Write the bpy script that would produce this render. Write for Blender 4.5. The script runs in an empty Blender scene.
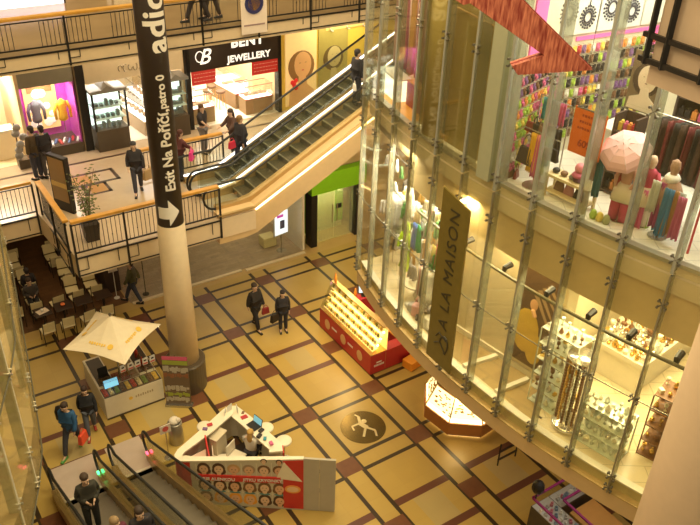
import bpy, bmesh, math, random
from math import sin, cos, pi, radians as R, sqrt, atan2
from mathutils import Vector, Matrix
random.seed(7)
SC = bpy.context.scene
COL = SC.collection
YAW = 0.60251
cY, sY = cos(YAW), sin(YAW)

# ---------------------------------------------------------------- camera, world, light, exposure
def make_camera():
    pitch, roll = 0.560754, 0.037106
    f = Vector((0, cos(pitch), -sin(pitch)))
    r0 = Vector((1, 0, 0)); u0 = r0.cross(f)
    r = r0 * cos(roll) + u0 * sin(roll)
    u = -r0 * sin(roll) + u0 * cos(roll)
    cam = bpy.data.cameras.new('camera'); co = bpy.data.objects.new('camera', cam); COL.objects.link(co)
    m = Matrix((r, u, -f)).transposed().to_4x4(); m.translation = Vector((0, 0, 16))
    co.matrix_world = m
    cam.sensor_width = 36; cam.lens = 782.757 * 36 / 700; cam.clip_start = .1; cam.clip_end = 200
    SC.camera = co
make_camera()
wd = bpy.data.worlds.new('hall_air'); SC.world = wd; wd.use_nodes = True
bg = wd.node_tree.nodes['Background']; bg.inputs[0].default_value = (1, .80, .46, 1); bg.inputs[1].default_value = .36
SC.view_settings.view_transform = 'Standard'; SC.view_settings.look = 'None'
SC.view_settings.exposure = -0.07; SC.view_settings.gamma = 1; SC.view_settings.use_curve_mapping = False

def W(u, v, z=0): return Vector((u * cY - v * sY, u * sY + v * cY, z))

def area(name, loc, size, power, col, rot=(0, 0, 0), sy=None, spread=None):
    l = bpy.data.lights.new(name, 'AREA'); l.energy = power; l.color = col; l.shape = 'RECTANGLE'
    l.size = size; l.size_y = sy or size
    if spread: l.spread = spread
    o = bpy.data.objects.new(name, l); COL.objects.link(o); o.location = loc; o.rotation_euler = rot
    return o
WARM = (1, .73, .40); NEUT = (1, .90, .70); COOL = (.95, .97, 1.0)
area('atrium_light', W(7, 14, 24), 9, 3900, (1, .80, .45), sy=14)
area('facade_light', (-2.5, 5, 20.5), 4, 520, (1, .82, .47), rot=(R(52), 0, R(-22)))  # added fill above the camera, without a fixture, to brighten the curved block
area('atrium_side_light', (-3, -3, 21), 5, 700, (1, .79, .44), rot=(R(38), 0, R(5)))

# ---------------------------------------------------------------- helpers
MATS = {}
def mat(name, col, rough=.55, metal=0, emit=0, noise=0, nscale=6, ecol=None, spec=.5):
    if name in MATS: return MATS[name]
    m = bpy.data.materials.new(name); m.use_nodes = True; nt = m.node_tree; b = nt.nodes['Principled BSDF']
    c4 = (*col, 1)
    b.inputs['Base Color'].default_value = c4; b.inputs['Roughness'].default_value = rough; b.inputs['Metallic'].default_value = metal
    b.inputs['Specular IOR Level'].default_value = spec
    if emit:
        b.inputs['Emission Color'].default_value = (*(ecol or col), 1); b.inputs['Emission Strength'].default_value = emit
    tc = nt.nodes.new('ShaderNodeTexCoord'); n = nt.nodes.new('ShaderNodeTexNoise'); n.inputs['Scale'].default_value = nscale
    nt.links.new(tc.outputs['Object'], n.inputs['Vector'])
    mx = nt.nodes.new('ShaderNodeMixRGB'); mx.inputs[1].default_value = c4
    k = 1 - (noise or .12)
    mx.inputs[2].default_value = (col[0] * k, col[1] * k, col[2] * k, 1)
    nt.links.new(n.outputs['Fac'], mx.inputs[0]); nt.links.new(mx.outputs[0], b.inputs['Base Color'])
    MATS[name] = m
    return m
def mix_mat(name, build):
    if name in MATS: return MATS[name]
    m = bpy.data.materials.new(name); m.use_nodes = True; nt = m.node_tree
    for n in list(nt.nodes): nt.nodes.remove(n)
    out = nt.nodes.new('ShaderNodeOutputMaterial'); nt.links.new(build(nt), out.inputs[0]); MATS[name] = m
    return m
def glass(name, tint, gloss=.10, haze=0, hcol=(.5, .5, .4)):
    def f(nt):
        t = nt.nodes.new('ShaderNodeBsdfTransparent'); t.inputs[0].default_value = (*tint, 1)
        g = nt.nodes.new('ShaderNodeBsdfGlossy'); g.inputs['Roughness'].default_value = .03
        lw = nt.nodes.new('ShaderNodeLayerWeight'); lw.inputs[0].default_value = .25
        mul = nt.nodes.new('ShaderNodeMath'); mul.operation = 'MULTIPLY_ADD'; mul.inputs[1].default_value = .24; mul.inputs[2].default_value = gloss * .5
        nt.links.new(lw.outputs['Fresnel'], mul.inputs[0])
        mx = nt.nodes.new('ShaderNodeMixShader'); nt.links.new(mul.outputs[0], mx.inputs[0])
        nt.links.new(t.outputs[0], mx.inputs[1]); nt.links.new(g.outputs[0], mx.inputs[2])
        if not haze: return mx.outputs[0]
        d = nt.nodes.new('ShaderNodeBsdfDiffuse'); d.inputs[0].default_value = (*hcol, 1)
        m2 = nt.nodes.new('ShaderNodeMixShader'); m2.inputs[0].default_value = haze
        nt.links.new(mx.outputs[0], m2.inputs[1]); nt.links.new(d.outputs[0], m2.inputs[2]); return m2.outputs[0]
    return mix_mat(name, f)
G_FRONT = glass('facade_glass', (.97, .96, .86), .04, .022, (.6, .55, .38))
G_FIN = glass('fin_glass', (.82, .84, .76), .1, .32, (.5, .5, .42))
G_CLEAR = glass('clear_glass', (.95, .96, .93), .08)

class MB:
    def __init__(s): s.b = bmesh.new()
    def box(s, x0, x1, y0, y1, z0, z1):
        return s.hexa([(x0, y0, z0), (x1, y0, z0), (x1, y1, z0), (x0, y1, z0), (x0, y0, z1), (x1, y0, z1), (x1, y1, z1), (x0, y1, z1)])
    def hexa(s, p):
        v = [s.b.verts.new(q) for q in p]
        for f in ((3, 2, 1, 0), (4, 5, 6, 7), (0, 1, 5, 4), (1, 2, 6, 5), (2, 3, 7, 6), (3, 0, 4, 7)): s.b.faces.new([v[i] for i in f])
        return s
    def bar(s, a, b, w, h=None, up=(0, 0, 1)):
        a = Vector(a); b = Vector(b); d = (b - a).normalized(); h = h or w
        side = d.cross(Vector(up))
        if side.length < 1e-4: side = d.cross(Vector((1, 0, 0)))
        side.normalize(); upv = side.cross(d)
        o = [(-w / 2, -h / 2), (w / 2, -h / 2), (w / 2, h / 2), (-w / 2, h / 2)]
        return s.hexa([a + side * x + upv * y for x, y in o] + [b + side * x + upv * y for x, y in o])
    def tube(s, pts, r, n=8, closed=False):
        pts = [Vector(p) for p in pts]; N = len(pts); rr = r if isinstance(r, (list, tuple)) else [r] * N
        rings = []; prev = None
        for i, p in enumerate(pts):
            if closed: d = pts[(i + 1) % N] - pts[i - 1]
            else: d = pts[min(i + 1, N - 1)] - pts[max(i - 1, 0)]
            d.normalize()
            if prev is None:
                x = d.orthogonal().normalized()
            else:
                x = (prev - d * prev.dot(d)).normalized()
            prev = x; y = d.cross(x)
            rings.append([s.b.verts.new(p + (x * cos(2 * pi * k / n) + y * sin(2 * pi * k / n)) * rr[i]) for k in range(n)])
        for i in range(N if closed else N - 1):
            a, b2 = rings[i], rings[(i + 1) % N]
            for k in range(n): s.b.faces.new([a[k], a[(k + 1) % n], b2[(k + 1) % n], b2[k]])
        if not closed: s.b.faces.new(rings[0][::-1]); s.b.faces.new(rings[-1])
        return s
    def lathe(s, prof, n=24, c=(0, 0, 0), sx=1, sy=1):
        rings = []
        for r, z in prof:
            rings.append([s.b.verts.new((c[0] + r * sx * cos(2 * pi * k / n), c[1] + r * sy * sin(2 * pi * k / n), c[2] + z)) for k in range(n)])
        for a, b2 in zip(rings, rings[1:]):
            for k in range(n): s.b.faces.new([a[k], a[(k + 1) % n], b2[(k + 1) % n], b2[k]])
        if prof[0][0] > 1e-4: s.b.faces.new(rings[0][::-1])
        if prof[-1][0] > 1e-4: s.b.faces.new(rings[-1])
        return s
    def prism(s, poly, z0, z1):
        """poly: plan outline; z0/z1 may be lists per corner"""
        n = len(poly)
        za = z0 if isinstance(z0, list) else [z0] * n; zb = z1 if isinstance(z1, list) else [z1] * n
        a = [s.b.verts.new((p[0], p[1], za[i])) for i, p in enumerate(poly)]; b2 = [s.b.verts.new((p[0], p[1], zb[i])) for i, p in enumerate(poly)]
        s.b.faces.new(a[::-1]); s.b.faces.new(b2)
        for k in range(n): s.b.faces.new([a[k], a[(k + 1) % n], b2[(k + 1) % n], b2[k]])
        return s
    def slab(s, pts, t):
        """outline of 3D points in one plane, given thickness t along its normal"""
        pts = [Vector(p) for p in pts]; n = len(pts)
        nr = sum(((pts[i] - pts[0]).cross(pts[(i + 1) % n] - pts[0]) for i in range(1, n - 1)), Vector()).normalized() * t
        a = [s.b.verts.new(p) for p in pts]; b2 = [s.b.verts.new(p + nr) for p in pts]
        s.b.faces.new(a[::-1]); s.b.faces.new(b2)
        for k in range(n): s.b.faces.new([a[k], a[(k + 1) % n], b2[(k + 1) % n], b2[k]])
        return s
    def ball(s, c, r, n=10, m=7, sx=1, sy=1, sz=1):
        return s.lathe([(max(1e-5, r * sin(pi * i / m)), -r * sz * cos(pi * i / m)) for i in range(m + 1)], n, c, sx, sy)
    def build(s, name, m, parent=None, loc=(0, 0, 0), rot=(0, 0, 0), smooth=False, bevel=0):
        bmesh.ops.remove_doubles(s.b, verts=s.b.verts, dist=1e-5)
        bmesh.ops.recalc_face_normals(s.b, faces=s.b.faces)
        me = bpy.data.meshes.new(name); s.b.to_mesh(me); s.b.free()
        if smooth:
            for p in me.polygons: p.use_smooth = True
        if m: me.materials.append(m)
        o = bpy.data.objects.new(name, me); COL.objects.link(o)
        o.location = loc; o.rotation_euler = rot
        if parent: o.parent = parent
        if bevel:
            bv = o.modifiers.new('b', 'BEVEL'); bv.width = bevel; bv.segments = 2; bv.limit_method = 'ANGLE'
        return o
def tag(o, label, cat=None, group=None, kind=None):
    if label: o['label'] = label
    if cat: o['category'] = cat
    if group: o['group'] = group
    if kind: o['kind'] = kind
    return o
def thing(name, label, cat, uvz, rz=0, group=None, xy=False):
    o = bpy.data.objects.new(name, None); COL.objects.link(o); o.empty_display_size = .1
    o.location = Vector(uvz) if xy else W(*uvz); o.rotation_euler = (0, 0, rz if xy else YAW + rz)
    return tag(o, label, cat, group)
def struct(mb, name, m, label=None, world=False, **k):
    o = mb.build(name, m, rot=(0, 0, 0 if world else YAW), **k); o['kind'] = 'structure'
    if label: o['label'] = label
    return o
KIDS = {}
def index_kids():
    KIDS.clear()
    for o in SC.objects:
        if o.parent: KIDS.setdefault(o.parent.name, []).append(o)
def dup(root, loc, rz=None, label=None, group=None, xy=False, scale=None, mats=None):
    r = root.copy(); COL.objects.link(r); r.location = Vector(loc) if xy else W(*loc)
    if rz is not None: r.rotation_euler = (0, 0, rz if xy else YAW + rz)
    if label: r['label'] = label
    if group: r['group'] = group
    if scale: r.scale = (scale,) * 3 if not isinstance(scale, tuple) else scale
    def rec(src, dst):
        for ch in src.children:
            c = ch.copy(); COL.objects.link(c); c.parent = dst; rec(ch, c)
    rec(root, r)
    return r
def solo(mb, name, m, label, cat, uvz, rz=0, group=None, xy=False, smooth=False, bevel=0, rot=None):
    o = mb.build(name, m, smooth=smooth, bevel=bevel)
    o.location = Vector(uvz) if xy else W(*uvz); o.rotation_euler = rot or (0, 0, rz if xy else YAW + rz)
    return tag(o, label, cat, group)
FONT_N = [0]
def text_mesh(s, size, extrude=.004, spacing=1.0, shear=0, align='CENTER', bold=0):
    c = bpy.data.curves.new('t', 'FONT'); c.body = s; c.size = size; c.extrude = extrude; c.align_x = align; c.align_y = 'CENTER'
    c.space_character = spacing; c.shear = shear; c.resolution_u = 3; c.offset = bold
    o = bpy.data.objects.new('t', c); COL.objects.link(o)
    dg = bpy.context.evaluated_depsgraph_get(); me = bpy.data.meshes.new_from_object(o.evaluated_get(dg))
    bpy.data.objects.remove(o); bpy.data.curves.remove(c)
    return me
def text(s, size, m, parent, loc, rot, name='lettering', **k):
    me = text_mesh(s, size, **k); me.materials.clear(); me.materials.append(m)
    o = bpy.data.objects.new(name, me); COL.objects.link(o); o.parent = parent; o.location = loc; o.rotation_euler = rot
    return o
FACE = (R(90), 0, 0)          # writing on a plane that faces -y of its thing

# ---------------------------------------------------------------- materials of the place
cream = mat('cream_plaster', (.72, .56, .36), .6)
beige = mat('beige_panel', (.66, .52, .34), .5)
tan = mat('tan_cladding', (.66, .46, .23), .45)
white = mat('white_paint', (.80, .78, .72), .5)
black = mat('black_metal', (.018, .015, .013), .4, spec=.4)
darkw = mat('dark_stone', (.09, .065, .04), .35)
wood = mat('handrail_wood', (.66, .33, .05), .35, noise=.3)
steel = mat('steel', (.55, .53, .48), .25, .9)
brass = mat('brass_trim', (.55, .36, .14), .3, .7)
rubber = mat('black_rubber', (.02, .018, .015), .5)
glow_white = mat('white_light_strip', (1, 1, 1), emit=5, ecol=(.92, .95, 1))
glow_warm = mat('warm_light_strip', (1, .85, .5), emit=6, ecol=(1, .78, .35))
ceil_glow = mat('shop_lamp_face', (1, 1, .95), emit=9, ecol=(1, .95, .8))
olive = mat('olive_panel', (.30, .23, .06), .35)

def floor_mat():
    def f(nt):
        N = nt.nodes.new; L = nt.links.new
        tc = N('ShaderNodeTexCoord'); sp = N('ShaderNodeSeparateXYZ'); L(tc.outputs['Object'], sp.inputs[0])
        def m(op, a, b=None, c=None):
            n = N('ShaderNodeMath'); n.operation = op
            for i, x in enumerate((a, b, c)):
                if x is None: continue
                if isinstance(x, (int, float)): n.inputs[i].default_value = x
                else: L(x, n.inputs[i])
            return n.outputs[0]
        U, V = sp.outputs[0], sp.outputs[1]
        uo = m('DIVIDE', m('SUBTRACT', U, 8.67), 2.40); vo = m('DIVIDE', m('SUBTRACT', 21.58, V), 2.32)
        ur = m('ROUND', uo); vr = m('ROUND', vo)
        du = m('MULTIPLY', m('ABSOLUTE', m('SUBTRACT', uo, ur)), 2.40); dv = m('MULTIPLY', m('ABSOLUTE', m('SUBTRACT', vo, vr)), 2.32)
        row = m('SUBTRACT', vr, m('MULTIPLY', m('FLOOR', m('DIVIDE', m('ADD', vr, .01), 3)), 3))      # 0,1,2
        xrow = m('GREATER_THAN', row, 1.5)
        def band(d, lo, hi): return m('MULTIPLY', m('GREATER_THAN', d, lo), m('LESS_THAN', d, hi))
        lu = band(du, .24, .36)
        lv = m('MULTIPLY', band(dv, .22, .34), m('SUBTRACT', 1, xrow))
        inside_u = m('LESS_THAN', du, .25); inside_v = m('LESS_THAN', dv, .23)
        lv = m('MULTIPLY', lv, m('SUBTRACT', 1, inside_u)); lu2 = m('MULTIPLY', lu, m('SUBTRACT', 1, m('MULTIPLY', inside_v, m('SUBTRACT', 1, 0))))
        dark = m('MAXIMUM', lv, lu)
        node = m('MULTIPLY', m('LESS_THAN', du, .30), m('LESS_THAN', dv, .28))
        xb = m('MULTIPLY', m('MULTIPLY', band(dv, .52, .74), xrow), m('GREATER_THAN', du, .25))
        gz = m('MULTIPLY', m('MULTIPLY', m('LESS_THAN', dv, .52), xrow), m('GREATER_THAN', du, .8))
        gz = m('MULTIPLY', gz, .55)
        # marble
        n1 = N('ShaderNodeTexNoise'); n1.inputs['Scale'].default_value = 1.3; n1.inputs['Detail'].default_value = 5; L(tc.outputs['Object'], n1.inputs[0])
        n2 = N('ShaderNodeTexNoise'); n2.inputs['Scale'].default_value = 6; n2.inputs['Detail'].default_value = 4; L(tc.outputs['Object'], n2.inputs[0])
        br = N('ShaderNodeTexBrick'); br.inputs['Scale'].default_value = 1; br.offset = 0; br.inputs['Brick Width'].default_value = .6; br.inputs['Row Height'].default_value = .58
        br.inputs['Mortar Size'].default_value = .004; L(tc.outputs['Object'], br.inputs[0])
        br.inputs['Color1'].default_value = (.52, .36, .10, 1); br.inputs['Color2'].default_value = (.49, .335, .09, 1); br.inputs['Mortar'].default_value = (.44, .30, .085, 1)
        def mix(fac, a, b):
            x = N('ShaderNodeMixRGB')
            if isinstance(fac, float): x.inputs[0].default_value = fac
            else: L(fac, x.inputs[0])
            for i, c in ((1, a), (2, b)):
                if isinstance(c, tuple): x.inputs[i].default_value = (*c, 1)
                else: L(c, x.inputs[i])
            return x.outputs[0]
        base = mix(m('MULTIPLY', n1.outputs[0], .55), br.outputs[0], (.38, .25, .06))
        base = mix(gz, base, (.40, .33, .17))
        base = mix(xb, base, (.13, .048, .028)); base = mix(node, base, mix(n2.outputs[0], (.19, .075, .03), (.12, .042, .02)))
        base = mix(m('MULTIPLY', dark, m('SUBTRACT', 1, node)), base, (.04, .024, .011))
        # entrance part (v > 22.3): plain pale, border band
        plain = m('GREATER_THAN', V, 22.25)
        base = mix(plain, base, mix(n1.outputs[0], (.56, .38, .14), (.44, .29, .09)))
        p = N('ShaderNodeBsdfPrincipled'); L(base, p.inputs['Base Color'])
        L(m('MULTIPLY_ADD', n2.outputs[0], .12, .27), p.inputs['Roughness'])
        return p.outputs[0]
    return mix_mat('marble_floor', f)
FLOORM = floor_mat()
def checker(name, c1, c2, sc, rough=.3):
    def f(nt):
        N = nt.nodes.new; L = nt.links.new
        tc = N('ShaderNodeTexCoord'); br = N('ShaderNodeTexBrick'); br.inputs['Scale'].default_value = sc
        br.inputs['Color1'].default_value = (*c1, 1); br.inputs['Color2'].default_value = (*c2, 1); br.inputs['Mortar'].default_value = (*[x * .7 for x in c2], 1)
        br.inputs['Mortar Size'].default_value = .006; L(tc.outputs['Object'], br.inputs[0])
        p = N('ShaderNodeBsdfPrincipled'); L(br.outputs[0], p.inputs['Base Color']); p.inputs['Roughness'].default_value = rough
        return p.outputs[0]
    return mix_mat(name, f)
planks = checker('grey_planks', (.42, .31, .19), (.33, .24, .14), 1.6)
cafewood = checker('brown_planks', (.16, .08, .035), (.11, .055, .025), 1.2)
galleryf = mat('gallery_stone', (.50, .38, .25), .22, noise=.12)

# ---------------------------------------------------------------- ground floor with the escalator well
struct(MB().box(-8, 30, -6, 34, -.35, 0), 'floor', FLOORM)
struct(MB().box(-4.5, 6.3, 22.75, 31, .002, .012), 'floor_cafe', cafewood)
struct(MB().box(6.35, 13.3, 22.65, 29, .002, .014), 'floor_shop', planks)
# ground floor back walls
struct(MB().box(-8, 13.3, 30.9, 31.1, 0, 4.14).box(6.3, 6.36, 25, 31, 0, 4.14), 'wall_back', mat('brown_wall', (.22, .13, .06), .6))
g = MB(); g.box(13.3, 13.42, 22.7, 29, 0, 4.14).box(11.6, 13.3, 26.6, 26.7, 0, 4.14)
struct(g, 'wall_shop', mat('pale_wall', (.82, .74, .55), .6))
struct(MB().box(16.1, 30, 22.9, 23.0, 0, 4.14), 'wall_entrance', tan)

# ---------------------------------------------------------------- first floor (4.8 m) and second floor (9.6 m) galleries
def uvpoly(mb, pts, z0, z1): return mb.prism(pts, z0, z1)
L1 = [(-10, 21.45), (3.75, 21.45), (3.95, 18.6), (9.3, 18.6), (9.3, 21.9), (26, 21.9), (26, 31), (-10, 31)]
struct(MB().prism(L1, 4.15, 4.79), 'ceiling_lower_gallery', cream)
struct(MB().prism(L1, 4.79, 4.8), 'floor_first_gallery', galleryf)
L2 = [(-10, 20.95), (26, 20.95), (26, 31), (-10, 31)]
struct(MB().prism(L2, 9.12, 9.59), 'ceiling_first_gallery', cream)
struct(MB().prism(L2, 9.59, 9.6), 'floor_second_gallery', mat('upper_stone', (.34, .23, .12), .2, noise=.5, nscale=.7))
struct(MB().box(-10, 26, 25.2, 25.4, 7.9, 8.95), 'trim_1', beige)           # bulkhead over the shop fronts
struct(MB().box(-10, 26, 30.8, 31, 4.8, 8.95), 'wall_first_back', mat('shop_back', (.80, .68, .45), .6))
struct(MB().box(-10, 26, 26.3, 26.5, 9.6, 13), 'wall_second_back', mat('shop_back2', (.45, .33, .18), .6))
# dark stone inlays in the first gallery floor
g = MB()
for (a, b, c, d, e) in [(5.0, 22.6, 6.6, 23.5, 0), (5.3, 21.9, 6.1, 22.6, 0)]:
    g.box(a, c, b, b + .12, 4.8, 4.803).box(a, c, d - .12, d, 4.8, 4.803).box(a, a + .12, b, d, 4.8, 4.803).box(c - .12, c, b, d, 4.8, 4.803)
g.box(-4, 20, 24.3, 24.42, 4.8, 4.803)
struct(g, 'trim_2', mat('inlay_dark', (.09, .05, .03), .3))
struct(MB().box(5.5, 6.0, 22.0, 22.55, 4.8, 4.8035).box(5.15, 5.75, 22.75, 23.35, 4.8, 4.8035), 'trim_3', mat('inlay_amber', (.45, .24, .06), .3))
# threshold ledge in front of the plank floor shop
struct(MB().box(6.4, 10.6, 22.5, 22.62, 0, .06).box(10.75, 13.3, 22.42, 22.55, 0, .05), 'trim_4', mat('pale_stone', (.75, .62, .38), .4))
struct(MB().box(6.4, 13.3, 22.63, 22.66, .02, 3.95), 'window_1', G_CLEAR)

# ---------------------------------------------------------------- curved glass-fronted block on the right
CC = (16.32, 23.04); CR = 16.81
def CP(a, off=0, z=0):
    t = R(a); return Vector((CC[0] + (CR + off) * cos(t), CC[1] + (CR + off) * sin(t), z))
A0, A1, DA = 197.8, 252.7, 3.05
def arc(a0, a1, off=0, n=None):
    n = n or max(2, int((a1 - a0) / 1.0)); return [tuple(CP(a0 + (a1 - a0) * i / n, off)[:2]) for i in range(n + 1)]
INNER = [(20, 7), (21, 20), (11.84, 25.86)]
def sector(off, a0=A0, a1=A1): return arc(a0, a1, off) + INNER
struct(MB().prism(sector(.12), 4.17, 4.56), 'trim_5', tan, world=True)                 # protruding band under the glass
struct(MB().prism(sector(-.02), 4.42, 4.78), 'ceiling_under_shop', mat('olive_cream', (.66, .55, .28), .5), world=True)
shopf1 = checker('shop_floor_cream', (.80, .68, .45), (.76, .64, .42), .6, .2)
struct(MB().prism(sector(-.02), 4.78, 4.80), 'floor_shop_first', shopf1, world=True)
struct(MB().prism(sector(-.02), 9.05, 9.58), 'ceiling_shop_first', mat('ceiling_cream', (.78, .66, .44), .6), world=True)
shopf2 = checker('shop_floor_white', (.86, .84, .78), (.82, .80, .74), .8, .25)
struct(MB().prism(sector(-.02), 9.58, 9.60), 'floor_shop_second', shopf2, world=True)
struct(MB().prism(sector(-.05), 14.0, 14.4), 'ceiling_shop_second', mat('ceiling_white', (.80, .76, .66), .6), world=True)
def ribbon(name, a0, a1, off, z0, z1, th, m, label=None):
    n = max(2, int((a1 - a0))); o = arc(a0, a1, off, n); i = arc(a0, a1, off - th, n)[::-1]
    return struct(MB().prism(o + i, z0, z1), name, m, label, world=True)
ribbon('trim_6', A0, A1, .015, 4.795, 4.83, .16, mat('sill_pale', (.85, .80, .66), .3))
ribbon('trim_7', A0, A1, .015, 9.56, 9.63, .14, mat('sill_grey', (.50, .48, .40), .3, .5))
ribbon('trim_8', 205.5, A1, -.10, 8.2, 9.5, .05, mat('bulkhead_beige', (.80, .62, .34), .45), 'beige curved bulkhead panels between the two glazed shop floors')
ribbon('wall_olive', 205.3, 214.6, -.28, 9.6, 14.0, .12, olive)
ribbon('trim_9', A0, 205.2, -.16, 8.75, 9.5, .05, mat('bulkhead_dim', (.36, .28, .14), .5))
# side glass and shop end walls
side0, side1 = CP(A0, 0), Vector((11.84, 25.86, 0))
g = MB()
for z0, z1 in ((4.8, 9.05), (9.6, 14.0)): g.bar((side0.x, side0.y, (z0 + z1) / 2), (side1.x, side1.y, (z0 + z1) / 2), .02, z1 - z0)
struct(g, 'window_2', G_CLEAR, world=True)
struct(MB().prism([(11.84, 25.8), (12, 26), (21.2, 20), (20.2, 7), (20, 7), (20.9, 19.9)], 4.8, 14.0), 'wall_block_back', mat('shop_back3', (.78, .66, .352), .6), world=True)
# glass panes, one per bay and storey, with fins and spider fittings
fac = bpy.data.objects.new('window_3', None); COL.objects.link(fac); fac['kind'] = 'structure'
fac['label'] = 'curved frameless glass front of the two shop floors'
nb = int((A1 - A0) / DA)
fin_m = mat('fin_silver', (.46, .47, .42), .3, .4)
joint_m = mat('joint_dark', (.12, .11, .07), .5)
def spider(p, t, n, s=.11):
    """four-armed glass fitting at p; t tangent, n outward"""
    g = MB(); up = Vector((0, 0, 1))
    for a in (1, -1):
        for b in (1, -1):
            q = p + t * a * s * .6 + up * b * s * .55
            g.tube([p, q], .012, 6); g.tube([q - n * .02, q + n * .04], .022, 8)
    return g
for k in range(nb + 1):
    a = A0 + DA * k
    n = (CP(a) - Vector((*CC, 0))).normalized(); t = Vector((-n.y, n.x, 0))
    for (z0, z1, deep) in ((4.55, 9.45, .20 if a > 212 else .11), (9.5, 14.0, .30 if a > 212 else .16)):
        o0, o1 = CP(a, .14), CP(a, .14 - deep)
        g = MB(); w = t * .012
        g.prism([(o0 - w)[:2], (o0 + w)[:2], (o1 + w)[:2], (o1 - w)[:2]], z0, z1)
        f = g.build('fin', G_FIN, fac)
        g = MB(); w = t * (.026 if z0 > 9 else .014); q = CP(a, .15)
        g.prism([(CP(a, .17) - w)[:2], (CP(a, .17) + w)[:2], (CP(a, .11) + w)[:2], (CP(a, .11) - w)[:2]], z0, z1)
        if z0 > 9: g.build('mullion', fin_m, fac)
        else: g.build('joint', mat('joint_grey', (.30, .27, .19), .4, .3), fac)
        for z in ((4.68, 4.98, 6.9, 8.9) if z0 < 9 else (9.75, 11.9)):
            spider(CP(a, .16, z), t, n).build('spider_fitting', mat('fitting_steel', (.20, .18, .14), .35, .6), fac)
    if k < nb:
        b2 = a + DA
        for (z0, z1) in ((4.56, 6.9), (6.9, 9.45), (9.5, 11.9), (11.9, 14.0)):
            MB().prism([CP(a, .155)[:2], CP(b2, .155)[:2], CP(b2, .14)[:2], CP(a, .14)[:2]], z0, z1).build('pane', G_FRONT, fac)
g = MB()
for z in (6.9,): g.tube([CP(A0 + i, .16, z) for i in range(int(A1 - A0))], .010, 5)
g.build('horizontal_joint', joint_m, fac)
# widest silver post in front of the olive wall's end
MB().prism([CP(215.6, .20)[:2], CP(214.5, .20)[:2], CP(214.5, -.1)[:2], CP(215.6, -.1)[:2]], 9.62, 14.0).build('post', mat('post_silver', (.50, .51, .352), .35, .3), fac)
# curved track with spot lamps inside the lower shop front
tr = thing('track_light', 'curved dark ceiling track with small spot lamps behind the glass of the lower shop', 'track light', (0, 0, 0), xy=True)
MB().tube([CP(207 + i * .7, -.14, 7.72) for i in range(46)], .035, 8).build('track', mat('track_dark', (.13, .11, .05), .4), tr)
for a in (209.8, 212.9, 216.9, 220.6, 223.8, 226.6, 229.6):
    p = CP(a, -.22, 7.72); n = (CP(a) - Vector((*CC, 0))).normalized()
    h = MB().tube([p, p + Vector((0, 0, .07)), p + Vector((0, 0, .1)) - n * .18], [.05, .06, .07], 8).build('spot_lamp', black, tr)

# ---------------------------------------------------------------- glass-walled block along the left edge
LP = [(x - .14, y) for x, y in [(-9.2, 17.96), (-7.48, 14.4), (-6.56, 12.48), (-6.03, 11.33), (-5.76, 10.4), (-5.5, 9.2), (-5.4, 7.5), (-5.5, 4.5)]]
def loff(d):
    out = []
    for i, p in enumerate(LP):
        a = Vector(LP[max(i - 1, 0)]); b = Vector(LP[min(i + 1, len(LP) - 1)]); t = (b - a).normalized(); out.append((p[0] - t.y * d, p[1] + t.x * d))
    return out
struct(MB().prism(loff(0) + [(-16, 4.5), (-16, 17.96)], 3.95, 4.8), 'trim_10', cream, world=True)
struct(MB().prism(loff(-.02) + [(-16, 4.5), (-16, 17.96)], 9.05, 9.6), 'trim_11', cream, world=True)
lw = loff(-.55)
struct(MB().prism(lw + [(p[0] - .1, p[1]) for p in lw[::-1]], 4.8, 9.05), 'wall_left', mat('panel_greenish', (.66, .55, .32), .45), world=True)
lf = bpy.data.objects.new('window_4', None); COL.objects.link(lf); lf['kind'] = 'structure'; lf['label'] = 'glass wall with steel fittings along the left edge'
lo = loff(.035); li = loff(.02)
for i in range(len(LP) - 1):
    for z0, z1 in ((4.0, 6.9), (6.9, 9.3)): MB().prism([lo[i], lo[i + 1], li[i + 1], li[i]], z0, z1).build('pane', G_FRONT, lf)
lfi = loff(-.16)
for i in (0, 2, 4, 5, 7):
    a = Vector((*LP[i], 0)); t = (Vector((*LP[min(i + 1, 7)], 0)) - Vector((*LP[max(i - 1, 0)], 0))).normalized(); n = Vector((-t.y, t.x, 0))
    w = t * .03
    o0, o1 = Vector((*lo[i], 0)), Vector((*lfi[i], 0))
    MB().prism([(o0 - w)[:2], (o0 + w)[:2], (o1 + w)[:2], (o1 - w)[:2]], 4.05, 9.2).build('fin', mat('fin_pale', (.80, .76, .60), .4), lf)
    for z in (4.2, 5.0, 6.9): spider(o0 + Vector((0, 0, z)), t, n, .11).build('spider_fitting', mat('fitting_pale', (.6, .56, .45), .3, .7), lf)
MB().tube([(*p, 6.9) for p in loff(.05)], .018, 5).build('horizontal_joint', joint_m, lf)
MB().tube([(*p, 4.1) for p in loff(.05)], .018, 5).build('bottom_joint', joint_m, lf)

# ---------------------------------------------------------------- third floor corner above, top right
P0 = Vector((2.93, 7.75, 0)); P1 = Vector((3.75, 6.34, 0)); P2 = Vector((9, 11.0, 0))
struct(MB().prism([P0[:2], P1[:2], (9, 4), P2[:2]], 13.42, 14.4), 'ceiling_corner', mat('pink_beige', (.60, .44, .31), .55), world=True)
rl = thing('balustrade', 'black steel railing frames hung over the beige slab edge in the top right corner', 'railing', (0, 0, 0), xy=True)
d = (P1 - P0).normalized(); n = Vector((d.y, -d.x, 0)); n = -n if n.x > 0 else n
def rp(s, z, o=.07): return P0 + d * s + n * o + Vector((0, 0, z))
for s in (-.02, .20, .66, 1.12, 1.6): MB().bar(rp(s, 13.62), rp(s, 15.5), .05, .05).build('post', black, rl)
for z in (13.66, 13.9, 14.45): MB().bar(rp(-.1, z), rp(1.65, z), .04, .05).build('rail', black, rl)
MB().bar(rp(-.1, 15.5), rp(1.65, 15.5), .1, .06).build('handrail', wood, rl)
d2 = (P2 - P0).normalized()
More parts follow.
